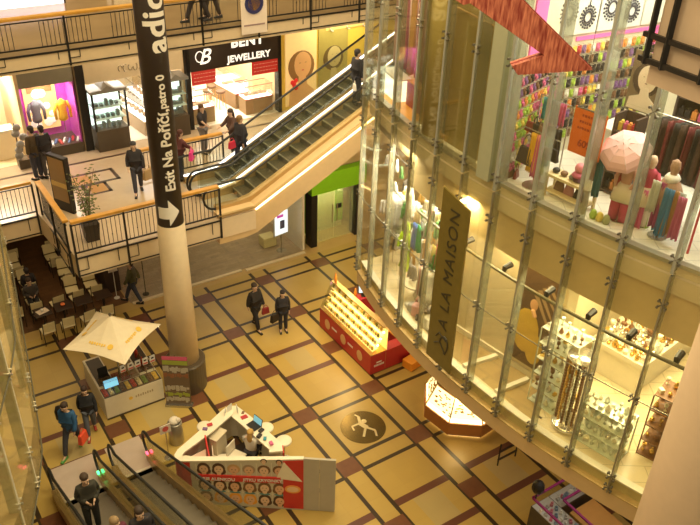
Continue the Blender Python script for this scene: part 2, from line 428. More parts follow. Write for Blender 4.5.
for z in (13.66, 14.45): MB().bar(P0 + Vector((-.05, 0, z)), P0 + d2 * 3 + Vector((-.05, 0, z)), .04, .05).build('rail', black, rl)

# ---------------------------------------------------------------- columns
cm = mat('column_cream', (.86, .70, .48), .5)
CU, CV = 6.33, 17.72
col = thing('column', 'round cream column with dark stone foot and a black lettered wrap', 'column', (CU, CV, 0))
MB().lathe([(.43, .95), (.37, 5.6), (.335, 5.7), (.335, 16.5)], 40).build('shaft', cm, col, smooth=True)
MB().lathe([(.60, 0), (.60, .98), (.56, 1.02), (.44, 1.02)], 40).build('foot', darkw, col)
wrapm = mat('wrap_black', (.035, .022, .018), .45)
WZ = 5.50
MB().lathe([(.35, WZ), (.35, 16.5)], 48).build('lettered_wrap', wrapm, col, smooth=True)
facing = atan2(-16 * 0 - 1, 0)
cpos = W(CU, CV); ang0 = atan2(-cpos.y, -cpos.x) - YAW       # direction to the viewer in the column's frame
def wrap_text(s, size, z, dang, m, name='lettering', bold=0, spacing=1.0, r=.356):
    me = text_mesh(s, size, extrude=0, bold=bold, align='LEFT', spacing=spacing)
    b = bmesh.new(); b.from_mesh(me)
    y = -size
    while y < size:
        bmesh.ops.bisect_plane(b, geom=b.verts[:] + b.edges[:] + b.faces[:], plane_co=(0, y, 0), plane_no=(0, 1, 0)); y += .035
    for v in b.verts:
        x, yy = v.co.x, v.co.y
        a = ang0 + dang - yy / r             # letter tops point to the left
        v.co = (r * cos(a), r * sin(a), z + x)
    b.to_mesh(me); b.free(); me.materials.clear(); me.materials.append(m)
    o = bpy.data.objects.new(name, me); COL.objects.link(o); o.parent = col
lett = mat('wrap_white', (.85, .80, .72), .5)
wrap_text('Exit Na Poříčí,', .37, WZ + 1.22, .30, lett, spacing=1.0, bold=.011)
wrap_text('patro 0', .285, WZ + 3.44, .30, lett, bold=.008)
wrap_text('adidas', .80, WZ + 4.80, .40, lett, bold=.022, spacing=1.05)
# arrow at the foot of the wrap
g = MB(); pts = []
def wrp(x, zz, r=.360): a = ang0 + x / r; return Vector((r * cos(a), r * sin(a), WZ + zz))
def wrap_poly(g, f0, f1, z0, z1, n=8):
    for i in range(n):
        a, b2 = f0 + (f1 - f0) * i / n, f0 + (f1 - f0) * (i + 1) / n
        la, ha = z0(a), z1(a); lb, hb = z0(b2), z1(b2)
        g.hexa([wrp(a, la, .352), wrp(b2, lb, .352), wrp(b2, hb, .352), wrp(a, ha, .352), wrp(a, la, .362), wrp(b2, lb, .362), wrp(b2, hb, .362), wrp(a, ha, .362)])
wrap_poly(g, -.32, -.02, lambda x: .42, lambda x: .75)
wrap_poly(g, -.02, .26, lambda x: .22 + (x + .02) * 1.3, lambda x: .98 - (x + .02) * 1.3)
g.build('arrow', lett, col)
c2 = thing('column', 'thick beige column in the near right corner cutting across the picture edge', 'column', (4.83, 7.62, -0.0), xy=True)
MB().lathe([(.55, 0), (.55, 13.2)], 48).build('shaft', mat('column_pink', (.66, .48, .32), .5), c2, smooth=True)
MB().lathe([(.62, 0), (.62, .9), (.55, .95)], 48).build('foot', darkw, c2)

# ---------------------------------------------------------------- balustrades
def balustrade(label, pts, z, rail_m=wood, group=None, drop=.62, pattern=0, space=1.55, H=1.06, frames=True):
    a = pts[0]; t = thing('balustrade', label, 'railing', (a[0], a[1], z), group=group)
    for i in range(len(pts) - 1):
        p = Vector((pts[i][0] - a[0], pts[i][1] - a[1], 0)); q = Vector((pts[i + 1][0] - a[0], pts[i + 1][1] - a[1], 0))
        L = (q - p).length; d = (q - p).normalized(); n = Vector((d.y, -d.x, 0))
        MB().bar(p + Vector((0, 0, H)), q + Vector((0, 0, H)), .16, .08).build('handrail', rail_m, t, bevel=.015)
        ns = max(1, round(L / space)); st = L / ns
        for k in range(ns + 1):
            c = p + d * (st * k) + n * .04
            MB().bar(c + Vector((0, 0, -drop)), c + Vector((0, 0, H - .04)), .05, .05).build('post', black, t)
        g = MB(); g.bar(p + Vector((0, 0, .12)), q + Vector((0, 0, .12)), .03, .04); g.bar(p + Vector((0, 0, H - .11)), q + Vector((0, 0, H - .11)), .025, .03)
        if frames:
            o = n * .05
            g.bar(p + o + Vector((0, 0, -drop + .05)), q + o + Vector((0, 0, -drop + .05)), .02, .03)
            g.bar(p + o + Vector((0, 0, -.03)), q + o + Vector((0, 0, -.03)), .02, .05)
            for k in range(ns):
                for e in (.28, st - .28):
                    c = p + d * (st * k + e) + o; g.bar(c + Vector((0, 0, -drop + .2)), c + Vector((0, 0, -.03)), .015, .02)
                c1, c2_ = p + d * (st * k + .28) + o, p + d * (st * k) + o
                g.bar(c1 + Vector((0, 0, -drop + .2)), c2_ + Vector((0, 0, -drop + .2)), .015, .02)
        nb_ = int(L / .115)
        for k in range(1, nb_):
            s = k * L / nb_; ph = (s % st) / st
            if pattern and .36 < ph < .64: continue
            c = p + d * s; g.bar(c + Vector((0, 0, .12)), c + Vector((0, 0, H - .11)), .014, .014)
            if k % 3 == 0: g.ball(c + Vector((0, 0, .72 - .3 * (k % 2))), .02, 6, 4)
        g.build('infill_bars', black, t)
    return t
balustrade('wooden handrail balustrade around the jutting corner beside the potted plant, along its front', [(3.95, 18.62), (8.15, 18.62)], 4.8)
balustrade('black balustrade side running back from the jutting gallery corner to the recessed edge', [(3.87, 21.4), (3.87, 18.72)], 4.8, space=1.3)
balustrade('wooden handrail balustrade on the recessed gallery edge at the far left', [(-6, 21.48), (3.7, 21.48)], 4.8)
balustrade('short balustrade behind the escalator foot where shoppers stand', [(7.0, 22.05), (9.9, 22.05)], 4.8, frames=False, drop=.1)
balustrade('long black barred balustrade along the upper gallery over the shop fronts', [(-4.1, 20.98), (3.3, 20.98), (9.0, 20.98), (18, 20.98)], 9.6, pattern=1, space=1.85, H=.90, drop=.44)

# ---------------------------------------------------------------- escalators going up from the first gallery
stepm = mat('step_metal', (.085, .078, .05), .5, .4); stepe = mat('step_edge', (.30, .27, .17), .4, .5)
deckm = mat('deck_brass', (.50, .34, .14), .3, .6); skirt = mat('skirt_dark', (.10, .085, .06), .4, .4)
bal_glass = glass('balustrade_glass', (.90, .91, .84), .06, .03, (.4, .4, .3))
hr = rubber
def escalator(name, label, u0, v0, v1, z, slope, length, run=1.0, flat=1.3, group=None, light=True, side=(1, 1), sgn=1):
    """runs towards +u (sgn 1) rising, or the given slope sign; local x along travel, y across"""
    t = thing(name, label, 'escalator', (u0, v0, z), group=group)
    w = v1 - v0
    g = MB(); e = MB(); n = int(length / .40)
    for k in range(n):
        x = k * .40; zz = slope * x
        g.box(x, x + .40, .04, w - .04, zz + slope * .4 - .32, zz + slope * .4); e.box(x - .01, x + .03, .05, w - .05, zz + slope * .4 - .03, zz + slope * .4 + .005)
    g.build('steps', stepm, t); e.build('step_edges', stepe, t)
    MB().box(-flat, .0, .04, w - .04, -.02, .012).build('landing_plate', mat('landing_plate', (.45, .42, .34), .35, .5), t)
    return t
def prof(xs, slope, top):      # polyline (x, z) following the floor then the slope
    return [(x, (slope * x if x > 0 else 0) + top) for x in xs]
def esc_side(name, t, y, slope, length, flat, th=.03, hand=.88, deckw=.12, strip=None, newel=True):
    """a glass balustrade with handrail, deck and newel at local y"""
    xs = [-flat, -.3, .15, length]
    bot = prof(xs, slope, .22); top = prof(xs, slope, hand)
    g = MB()
    for i in range(3):
        (xa, za), (xb, zb) = bot[i], bot[i + 1]; (_, ta), (_, tb) = top[i], top[i + 1]
        g.hexa([(xa, y - .008, za), (xb, y - .008, zb), (xb, y + .008, zb), (xa, y + .008, za), (xa, y - .008, ta), (xb, y - .008, tb), (xb, y + .008, tb), (xa, y + .008, ta)])
    b = g.build(name, bal_glass, t)
    r = (hand - .12) / 2; cz = .12 + r
    loop = [(-flat - r * sin(pi * k / 8) * .9, y, cz - r * cos(pi * k / 8)) for k in range(9)]
    pts = [(-flat + .5, y, .12)] + loop + [(x, y, z + .02) for x, z in prof([-.3, 0, .3, length], slope, hand)]
    MB().tube(pts, .036, 8).build('handrail', hr, b, smooth=True)
    g = MB()
    for i in range(3):
        (xa, za), (xb, zb) = bot[i], bot[i + 1]
        g.hexa([(xa, y - deckw / 2, za - .34), (xb, y - deckw / 2, zb - .34), (xb, y + deckw / 2, zb - .34), (xa, y + deckw / 2, za - .34),
                (xa, y - deckw / 2, za), (xb, y - deckw / 2, zb), (xb, y + deckw / 2, zb), (xa, y + deckw / 2, za)])
    g.build('deck', deckm, b)
    if strip is not None:
        g = MB(); ys = y + strip * (deckw / 2 + .0)
        for i in range(3):
            (xa, za), (xb, zb) = bot[i], bot[i + 1]
            g.hexa([(xa, ys - .014, za), (xb, ys - .014, zb), (xb, ys + .014, zb), (xa, ys + .014, za), (xa, ys - .014, za + .05), (xb, ys - .014, zb + .03), (xb, ys + .014, zb + .05), (xa, ys + .014, za + .05)])
        g.build('light_strip', glow_white, b)
    return b
SL = .50
e1 = escalator('escalator', 'upward escalator lane nearest the railing, lit by a white strip, rising behind the glass front', 9.2, 19.05, 19.95, 4.8, SL, 8.6, flat=1.1)
esc_side('glass_balustrade', e1, 0, SL, 8.6, 1.0, deckw=.2)
esc_side('glass_balustrade', e1, .98, SL, 8.6, 1.0, deckw=.2, strip=.6)
e2 = escalator('escalator', 'escalator lane beside the jewellery shop, the farther of the rising pair', 9.2, 20.35, 21.25, 4.8, SL, 8.6, flat=1.1)
esc_side('glass_balustrade', e2, -.12, SL, 8.6, 1.0, deckw=.2)
esc_side('glass_balustrade', e2, 1.0, SL, 8.6, 1.0, deckw=.2, strip=-.4)
# truss cladding with a ledge of light
tr = thing('escalator_truss', 'warm beige sloping cladding under the rising escalators with a glowing ledge', 'escalator cladding', (9.0, 18.62, 4.8))
x0, x1 = 0, 9.6
poly = [(-.9, -.86), (.0, -.86), (.35, -.80), (x1, -.80 + SL * (x1 - .35) + .1), (x1, SL * x1 + .12), (.3, .12), (-.9, .12)]
g = MB(); a = [(x, 0, z) for x, z in poly]; g.slab([(x, .02, z) for x, z in poly], -.32); g.build('side_cladding', tan, tr)
g = MB(); g.slab([(x, 2.75, z) for x, z in poly[1:6]], .1); g.build('far_cladding', tan, tr)
g = MB(); g.hexa([(.2, .35, -.78), (x1, .35, SL * x1 - .8), (x1, 2.7, SL * x1 - .8), (.2, 2.7, -.78), (.2, .35, -.70), (x1, .35, SL * x1 - .7), (x1, 2.7, SL * x1 - .7), (.2, 2.7, -.70)]); g.build('underside', tan, tr)
g = MB(); g.bar((.3, -.03, .02), (x1, -.03, SL * x1 - .13), .05, .035); g.build('light_strip', glow_warm, tr)
g = MB(); g.bar((.25, -.05, .12), (x1, -.05, SL * x1 - .02), .10, .03); g.bar((-.9, -.03, .12), (.25, -.03, .12), .10, .03); g.build('edge_trim', deckm, tr)

# ---------------------------------------------------------------- escalators going down to the lower floor
def esc_down(label, u0, u1, v, rails, lampcol):
    L = 8.9
    t = bpy.data.objects.new('escalator', None); COL.objects.link(t); t.location = W(u0, v, 0); t.rotation_euler = (0, 0, YAW - pi / 2)
    tag(t, label, 'escalator')          # local x runs along -v, local y along +u
    w = u1 - u0; g = MB(); e = MB()
    for k in range(int(L / .4)):
        x = k * .4; zz = -DS * x
        g.box(x, x + .4, .04, w - .04, zz - .32, zz); e.box(x + .36, x + .40, .05, w - .05, zz - .02, zz + .006)
    g.build('steps', mat('step_brown', (.17, .14, .10), .45, .4), t); e.build('step_edges', mat('step_brown_edge', (.36, .31, .22), .4, .5), t)
    MB().box(-1.25, .02, .0, w + .1, 0, .014).build('landing_plate', mat('landing_pinkish', (.62, .50, .42), .35, .2), t)
    MB().box(-.02, .06, .02, w - .02, .0, .02).build('comb', mat('comb_pale', (.75, .68, .55), .35, .3), t)
    for y in rails:
        b = esc_side('glass_balustrade', t, y, -DS, L, .32, deckw=.16)
        
        if y > .5: MB().box(-.30, -.2, y - .09, y - .03, .24, .29).box(-.30, -.2, y + .03, y + .09, .24, .29).build('signal_lamp', lampcol, b)
    return t
DS = -.53
gl = mat('green_signal', (.1, 1, .3), emit=2.5, ecol=(.1, 1, .35)); rl_ = mat('red_signal', (1, .1, .15), emit=2.5, ecol=(1, .12, .2))
esc_down('escalator rising toward the viewer with green signal lamps and riders on it', 1.78, 2.86, 15.12, [-.06, 1.12], gl)
esc_down('escalator rising toward the viewer with red signal lamps beside the portrait kiosk', 3.30, 4.18, 15.12, [-.02, .93], rl_)
struct(MB().box(.8, 5, 0, 6.2, 3.95, 4.8), 'ceiling_near_gallery', cream)

# ---------------------------------------------------------------- shop fronts along the first gallery
V0 = 25.2
def shopfloor(u0, u1, m, n): struct(MB().box(u0, u1, V0 - .02, 30.8, 4.8, 4.812), 'floor_' + n, m)
shopfloor(3.0, 4.9, mat('warm_floor', (.85, .70, .42), .3), 'bright_shop'); shopfloor(6.35, 10.0, mat('white_floor', (.90, .82, .70), .25), 'display_shop'); shopfloor(10.1, 13.8, mat('cream_floor', (.95, .88, .72), .2), 'jewellery_shop')
struct(MB().box(-10, 3.0, V0, V0 + .1, 4.8, 7.9), 'wall_far_left', cream)
struct(MB().box(4.45, 4.55, V0, 28, 4.8, 7.9).box(6.30, 6.42, V0, 30.8, 4.8, 7.9).box(10.0, 10.08, V0 + .1, 30.8, 4.8, 7.9).box(13.82, 13.9, V0 + .1, 30.8, 4.8, 7.9), 'wall_partitions', mat('partition_tan', (.70, .52, .30), .6))
area('shop_light_a', W(3.5, 26.6, 7.8), 1.6, 320, NEUT); area('shop_light_b', W(8.1, 27.2, 7.8), 2.5, 170, (1, .95, .85), sy=2); area('shop_light_c', W(11.9, 27.4, 7.8), 3, 420, (1, .95, .82), sy=2.6)
# bright open shop at the far left
hang_cols = [(.75, .5, .25), (.85, .75, .5), (.5, .12, .08), (.25, .2, .18), (.8, .65, .4)]
def shelving(name, label, uv_, w, h, d, rows, rz=0, m=white, group=None, back=True, z=4.8):
    t = thing(name, label, 'shelves', (uv_[0], uv_[1], z), rz, group)
    if back: MB().box(-w / 2, w / 2, -.02, .02, 0, h).build('back_panel', m, t)
    for s in (-1, 1): MB().box(s * w / 2 - .02, s * w / 2 + .02, -d, 0, 0, h).build('side_panel', m, t)
    for k in range(rows + 1): MB().box(-w / 2, w / 2, -d, 0, h * k / rows, h * k / rows + .03).build('shelf', m, t)
    return t
shelving('shelving', 'pale lit shelving in the bright shop at the far left of the first gallery', (3.3, 27.0), 1.5, 2.4, .4, 5, m=mat('warm_white', (.9, .78, .55), .5))
shelving('shelving', 'second lit shelving unit deeper in the bright corner shop beside the purple window', (4.2, 28.4), .9, 2.3, .4, 5, rz=pi / 2, m=MATS['warm_white'])
for i in range(4):
    for k in range(7):
        cc = random.choice(hang_cols)
        g = MB().box(-.06, .06, -.13, .13, 0, .18 + .1 * random.random())
        if i + k == 0: bx0 = solo(g, 'boxed_item', mat('box_tan', (.7, .45, .2), .5), 'small boxed goods on the pale shelving of the far left shop', 'goods', (2.68, 26.8, 4.83), group='boxed goods in the far left shop', bevel=.01)
        else: g.b.free(); dup(bx0, (2.68 + .2 * k, 26.8, 4.83 + .48 * i), rz=random.uniform(-.2, .2))
t = thing('counter', 'small white counter with things on it inside the bright far left shop', 'counter', (3.9, 26.0, 4.8))
MB().box(-.35, .35, -.25, .25, 0, .95).build('cabinet', MATS['warm_white'], t, bevel=.02); MB().box(-.38, .38, -.28, .28, .95, 1.0).build('worktop', white, t)

# sportswear window with purple surround
purple = mat('purple_panel', (.62, .10, .55), .45)
t = thing('shop_window', 'purple lit sportswear display window with a bright poster', 'shop window', (5.45, V0, 4.8))
MB().box(-.85, .8, 1.1, 1.15, .3, 2.45).box(.75, .8, 0, 1.1, .3, 2.45).box(-.9, -.85, .3, 1.1, .3, 2.45).build('surround', purple, t)
MB().box(-.9, .8, -.02, 1.2, 0, .35).build('plinth', darkw, t)
MB().box(-.9, .8, .0, 1.2, 2.45, 3.1).build('bulkhead', mat('grey_bulkhead', (.25, .23, .17), .6), t)
MB().box(-.9, .8, 0, .015, .35, 2.45).build('pane', G_CLEAR, t)
po = MB().box(-.62, .42, 1.02, 1.09, .62, 2.2).build('poster', mat('poster_hot', (.9, .55, .15), .5, emit=.5, ecol=(1, .8, .4)), t)
g = MB()
for k in range(14): g.ball((random.uniform(-.5, .3), 1.0, random.uniform(.8, 2.0)), random.uniform(.06, .17), 8, 5, sy=.12)
g.build('poster_figures', mat('poster_light', (1, .92, .75), .5, emit=.5, ecol=(1, .9, .7)), po)
MB().box(-.5, .3, 1.0, 1.02, 1.9, 2.15).build('poster_band', mat('poster_dark', (.35, .15, .05), .5), po)
area('window_lamp', W(5.4, 25.6, 7.15), .9, 75, (1, .92, .85))
def torso_stand(label, u, v, z, col_top, name, h=1.25):
    t = thing('mannequin', label, 'mannequin', (u, v, z))
    MB().lathe([(.13, 0), (.13, .02), (.015, .03), (.015, h * .5)], 12).build('stand', steel, t)
    g = MB().lathe([(.10, h * .48), (.16, h * .52), (.15, h * .62), (.13, h * .7), (.18, h * .86), (.17, h * .93), (.06, h * .98), (.05, h)], 14, sy=.65)
    j = g.build('jacket', mat(name, col_top, .7), t, smooth=True)
    MB().tube([(-.16, 0, h * .92), (-.25, .0, h * .75), (-.24, -.05, h * .54)], [.065, .055, .045], 8).tube([(.16, 0, h * .92), (.25, .0, h * .75), (.24, -.05, h * .54)], [.065, .055, .045], 8).build('sleeves', mat(name, col_top), j, smooth=True)
    return t
torso_stand('grey jacket on a stand in front of the poster in the purple window', 5.05, 25.75, 5.15, (.16, .15, .17), 'grey_jersey', 1.5)
torso_stand('bright yellow jacket on a stand in the purple window', 5.85, 25.6, 5.15, (.95, .55, .03), 'yellow_jersey', 1.45)
shoem = [mat('shoe_red', (.6, .05, .04), .5), mat('shoe_white', (.8, .8, .78), .5), mat('shoe_blue', (.1, .18, .35), .5)]
def shoe_mb(): return MB().hexa([(-.04, -.13, 0), (.04, -.13, 0), (.045, .13, 0), (-.045, .13, 0), (-.035, -.12, .05), (.035, -.12, .05), (.035, .12, .11), (-.035, .12, .11)])
for k in range(12):
    solo(shoe_mb(), 'shoe', shoem[k % 3], ['red', 'white', 'dark blue'][k % 3] + ' sports shoe laid out on the floor of the purple window', 'shoe', (4.75 + .14 * k, 25.4 + .12 * (k % 2), 5.152), rz=random.uniform(-.6, .6), group=['red', 'white', 'blue'][k % 3] + ' shoes in the purple window', bevel=.012)
t = thing('bag_rack', 'low dark rack piled with grey and white bags outside the purple window', 'rack', (4.35, 24.95, 4.8))
MB().box(-.3, .3, -.2, .2, 0, .3).build('plinth', darkw, t); MB().tube([(-.2, 0, .3), (-.2, 0, 1.5)], .02, 6).build('post', black, t)
g = MB()
for k in range(6): g.ball((-.15 + random.uniform(-.1, .2), random.uniform(-.1, .1), .45 + .18 * k), .13, 8, 6, sy=.6)
g.build('hung_bags', mat('bag_greys', (.3, .28, .25), .7), t, smooth=True)
# dark pillar and glass display case, then the open display shop
solo(MB().box(-.13, .13, -.05, .35, 0, 3.1), 'pillar', black, 'narrow black pillar between the purple window and the glass display case', 'pillar', (6.45, V0 - .02, 4.8))
def display_case(label, u, v, w, rz=0):
    t = thing('display_case', label, 'display case', (u, v, 4.8), rz)
    MB().box(-w / 2, w / 2, -.35, .35, 0, .75).build('base', darkw, t, bevel=.01)
    for sx in (-1, 1):
        for sy in (-1, 1): MB().box(sx * w / 2 - .03, sx * w / 2 + .03, sy * .33 - .03, sy * .33 + .03, .75, 2.05).build('post', black, t)
    MB().box(-w / 2 + .03, w / 2 - .03, .30, .33, .75, 2.0).build('back_panel', mat('lit_back', (.85, 1, .95), emit=1.6, ecol=(.85, 1, .93)), t)
    for z in (1.1, 1.5): MB().box(-w / 2 + .03, w / 2 - .03, -.3, .3, z, z + .015).build('shelf', mat('lit_shelf', (.8, .95, .9), .3), t)
    MB().box(-w / 2, w / 2, -.34, -.325, .75, 2.0).build('pane', G_CLEAR, t)
    g = MB().slab([(-w / 2 - .06, -.38, 2.03), (w / 2 + .06, -.38, 2.03), (w / 2 + .06, -.38, 2.12), (w * .2, -.38, 2.14), (0, -.38, 2.27), (-w * .2, -.38, 2.14), (-w / 2 - .06, -.38, 2.12)], -.76); g.build('pediment', mat('pewter', (.30, .29, .26), .4, .5), t)
    g = MB()
    for z in (.76, 1.12, 1.52):
        for k in range(5): g.box(-w / 2 + .12 + k * (w - .24) / 5, -w / 2 + .12 + k * (w - .24) / 5 + .1, -.15, 0, z, z + random.uniform(.06, .22))
    g.build('display_boxes', mat('grey_boxes', (.22, .26, .25), .5), t)
    return t
display_case('black framed lit display case with pewter pediment beside the purple window', 7.2, 25.15, 1.1)
display_case('lit display case half hidden behind the lettered column beside the jewellery shop', 9.55, 25.15, .8)
hdr = solo(MB().box(-1.7, 1.7, 0, .12, 0, .85), 'shop_fascia', mat('fascia_tan', (.62, .50, .32), .5), 'pale fascia with small silver letters over the open display shop', 'shop sign', (8.3, V0 - .05, 7.1))
g = MB()
for k in range(6): g.tube([(-.5 + .17 * k + .07 * cos(a), -.015, .34 + (.10 + .03 * (k % 2)) * sin(a)) for a in [j * .7 + k for j in range(7)]], .014, 6)
g.build('silver_letters', steel, hdr)
def counter(label, u, v, w, d, rz, m, topm=None, h=.95, z=4.8, lit=1.5, items=6, cat='counter'):
    t = thing('glass_counter', label, cat, (u, v, z), rz)
    MB().box(-w / 2, w / 2, -d / 2, d / 2, 0, h * .55).build('base', m, t, bevel=.01)
    MB().box(-w / 2 + .03, w / 2 - .03, -d / 2 + .03, d / 2 - .03, h * .55, h * .55 + .03).build('lit_bed', mat('lit_bed_%g' % lit, (1, 1, 1), emit=lit, ecol=(1, .95, .85)), t)
    MB().box(-w / 2, w / 2, -d / 2, d / 2, h * .57, h).build('glass_box', G_CLEAR, t)
    g = MB()
    for q in (h * .55, h): g.bar((-w / 2, -d / 2, q), (w / 2, -d / 2, q), .02).bar((-w / 2, d / 2, q), (w / 2, d / 2, q), .02)
    g.build('edge_trim', topm or steel, t)
    g = MB()
    for k in range(items): x = -w / 2 + .1 + (w - .2) * k / items; g.box(x, x + .12, -.08, .08, h * .6, h * .6 + random.uniform(.04, .12))
    g.build('trays', mat('tray_mix', (.45, .30, .18), .5), t)
    return t
counter('long white lit counter running back into the open display shop', 8.6, 27.2, 3.6, .6, pi / 2 + .1, mat('counter_beige', (.55, .42, .28), .5), items=10)
counter('far lit counter along the wall of the open display shop', 9.4, 27.6, 3.0, .5, pi / 2, MATS['counter_beige'], items=8)

# jewellery shop
J0, J1 = 10.1, 13.85; JC = (J0 + J1) / 2
t = thing('shopfront', 'black jewellery shop front with white serif lettering over an open bright entrance', 'shop front', (JC, V0 - .08, 4.8))
hw = (J1 - J0) / 2
MB().box(-hw, -hw + .14, 0, .3, 0, 3.1).build('jamb', black, t); MB().box(hw - .14, hw, 0, .3, 0, 3.1).build('jamb', black, t)
sg = MB().box(-hw, hw, 0, .25, 2.12, 3.2).build('sign_board', mat('sign_black', (.03, .018, .012), .35), t)
sl = mat('sign_letter', (1, .97, .9), emit=.8)
text('JEWELLERY', .33, sl, sg, (.55, -.012, 2.36), FACE, bold=.01, spacing=1.05)
text('BENT', .50, sl, sg, (.50, -.012, 2.93), FACE, bold=.02, spacing=1.1)
text('B', .75, sl, sg, (-1.20, -.012, 2.58), FACE, bold=.005, shear=.35)
MB().tube([(-1.36 + .15 * cos(a), -.01, 2.62 + .19 * sin(a)) for a in [k * .5 for k in range(1, 11)]], .018, 6).build('monogram_flourish', sl, sg)
redp = mat('red_banner', (.62, .03, .03), .5)
for cx, w in ((-1.24, .92), (1.2, 1.08)):
    b = MB().box(cx - w / 2, cx + w / 2, .02, .04, 1.62, 2.12).build('window_banner', redp, t)
    g = MB()
    for r_ in range(3):
        x = cx - w / 2 + .08
        while x < cx + w / 2 - .12: ww = random.uniform(.04, .12); g.box(x, x + ww, .015, .02, 2.0 - r_ * .13, 2.02 - r_ * .13); x += ww + .03
    g.build('banner_print', mat('print_pale', (.8, .45, .35), .5), b)
for cx, w in ((-1.24, .92), (1.2, 1.08)):
    MB().box(cx - w / 2, cx + w / 2, .0, .015, .1, 1.62).build('window_pane', G_CLEAR, t)
for (u, v, w, d, rz, l) in ((10.75, 25.75, .95, .55, 0, 'lit glass counter in the left window of the jewellery shop'), (13.05, 25.75, 1.15, .6, 0, 'lit glass counter in the right window of the jewellery shop'),
                            (12.6, 27.3, .6, 2.2, .1, 'long lit counter behind the right window of the jewellery shop'), (10.5, 27.4, .6, 2.4, 0, 'long lit counter along the left wall inside the jewellery shop')):
    counter(l, u, v, w, d, rz, mat('counter_brown', (.35, .22, .10), .5), redp, h=1.1, lit=3.0)
def stool(label, u, v, z=4.8, grp=None):
    t = thing('stool', label, 'stool', (u, v, z), group=grp)
    MB().lathe([(.17, .62), (.19, .66), (.17, .70)], 14).build('seat', mat('seat_brown', (.2, .1, .05), .6), t)
    for k in range(4): a = pi / 4 + k * pi / 2; MB().tube([(.12 * cos(a), .12 * sin(a), .63), (.2 * cos(a), .2 * sin(a), 0)], .015, 6).build('leg', wood, t)
    return t
s0 = stool('dark seated stool inside the jewellery shop entrance', 11.6, 26.9, grp='stools in the jewellery shop')
for u, v in ((11.95, 27.3), (12.0, 26.6)): dup(s0, (u, v, 4.8))
# posters right of the jewellery shop
def poster_face(t, w, h, skin, hair, name, lips=(.6, .1, .08)):
    """a generic painted head and shoulders built of flat relief shapes"""
    sk = mat(name + '_skin', skin, .6); ha = mat(name + '_hair', hair, .6)
    g = MB(); g.ball((0, -.012, h * .58), w * .46, 18, 10, sy=.03, sz=1.05); g.build('painted_hair', ha, t, smooth=True)
    g = MB(); g.ball((.04 * w, -.022, h * .60), w * .31, 16, 10, sy=.04, sz=1.3).slab([(-.1 * w, -.03, h * .44), (.14 * w, -.03, h * .44), (.2 * w, -.03, h * .30), (.44 * w, -.03, h * .2), (.46 * w, -.03, .02), (-.46 * w, -.03, .02), (-.42 * w, -.03, h * .22), (-.12 * w, -.03, h * .3)], .01)
    f = g.build('painted_face', sk, t)
    g = MB()
    for s in (-1, 1): g.ball((.04 * w + s * .1 * w, -.042, h * .635), w * .035, 8, 5, sy=.1, sz=.22)
    g.build('painted_eyes', mat('paint_dark', (.08, .05, .03), .6), t)
    MB().ball((.04 * w, -.042, h * .525), w * .045, 8, 5, sy=.1, sz=.4).build('painted_lips', mat(name + '_lips', lips, .5), t)
t = thing('billboard', 'tall lit poster of a woman holding red flowers beside the jewellery shop', 'poster', (14.72, V0 - .05, 4.95))
MB().box(-.68, .68, 0, .06, 0, 3.0).build('board', mat('poster_amber', (.95, .70, .30), .5, emit=.25, ecol=(1, .75, .35)), t)
poster_face(t, 1.25, 2.6, (.80, .48, .22), (.30, .16, .05), 'amber')
g = MB()
for k in range(9): g.ball((-.35 + random.uniform(-.16, .16), -.06, .85 + random.uniform(-.18, .18)), .09, 8, 6, sy=.3)
g.build('painted_flowers', mat('flower_red', (.8, .03, .03), .5), t)
t = thing('billboard', 'olive toned poster of a standing figure left of the plain yellow wall', 'poster', (16.15, V0 - .05, 4.95))
MB().box(-.66, .66, 0, .06, 0, 3.0).build('board', mat('poster_olive', (.42, .36, .10), .5), t)
poster_face(t, 1.0, 2.8, (.55, .48, .22), (.14, .10, .03), 'olive', (.4, .3, .12))
struct(MB().box(13.9, 25, V0 - .0, V0 + .04, 4.8, 7.95), 'wall_yellow', mat('yellow_wall', (.85, .62, .10), .5))
wt = solo(MB().box(-3.2, 3.2, 0, .04, 0, .5), 'shop_fascia', mat('fascia_yellow', (.78, .60, .22), .5), 'yellow fascia carrying three pale swirls above the yellow wall', 'shop sign', (19.0, V0 - .06, 7.65))
for k in range(5): MB().tube([(-2.9 + .75 * k + .14 * cos(a), -.03, .12 + .16 * sin(a)) for a in [j * .6 for j in range(1, 9)]], .02, 6).build('swirl', white, wt)
area('gallery_light', W(9, 23.6, 9.05), 12, 300, (1, .80, .52), sy=1.6)
area('gallery_light_left', W(1.5, 23.6, 9.05), 4, 90, (1, .80, .52), sy=1.6)
area('yellow_wash', W(16.5, 24.2, 8.6), 3, 160, (1, .85, .5), sy=1)
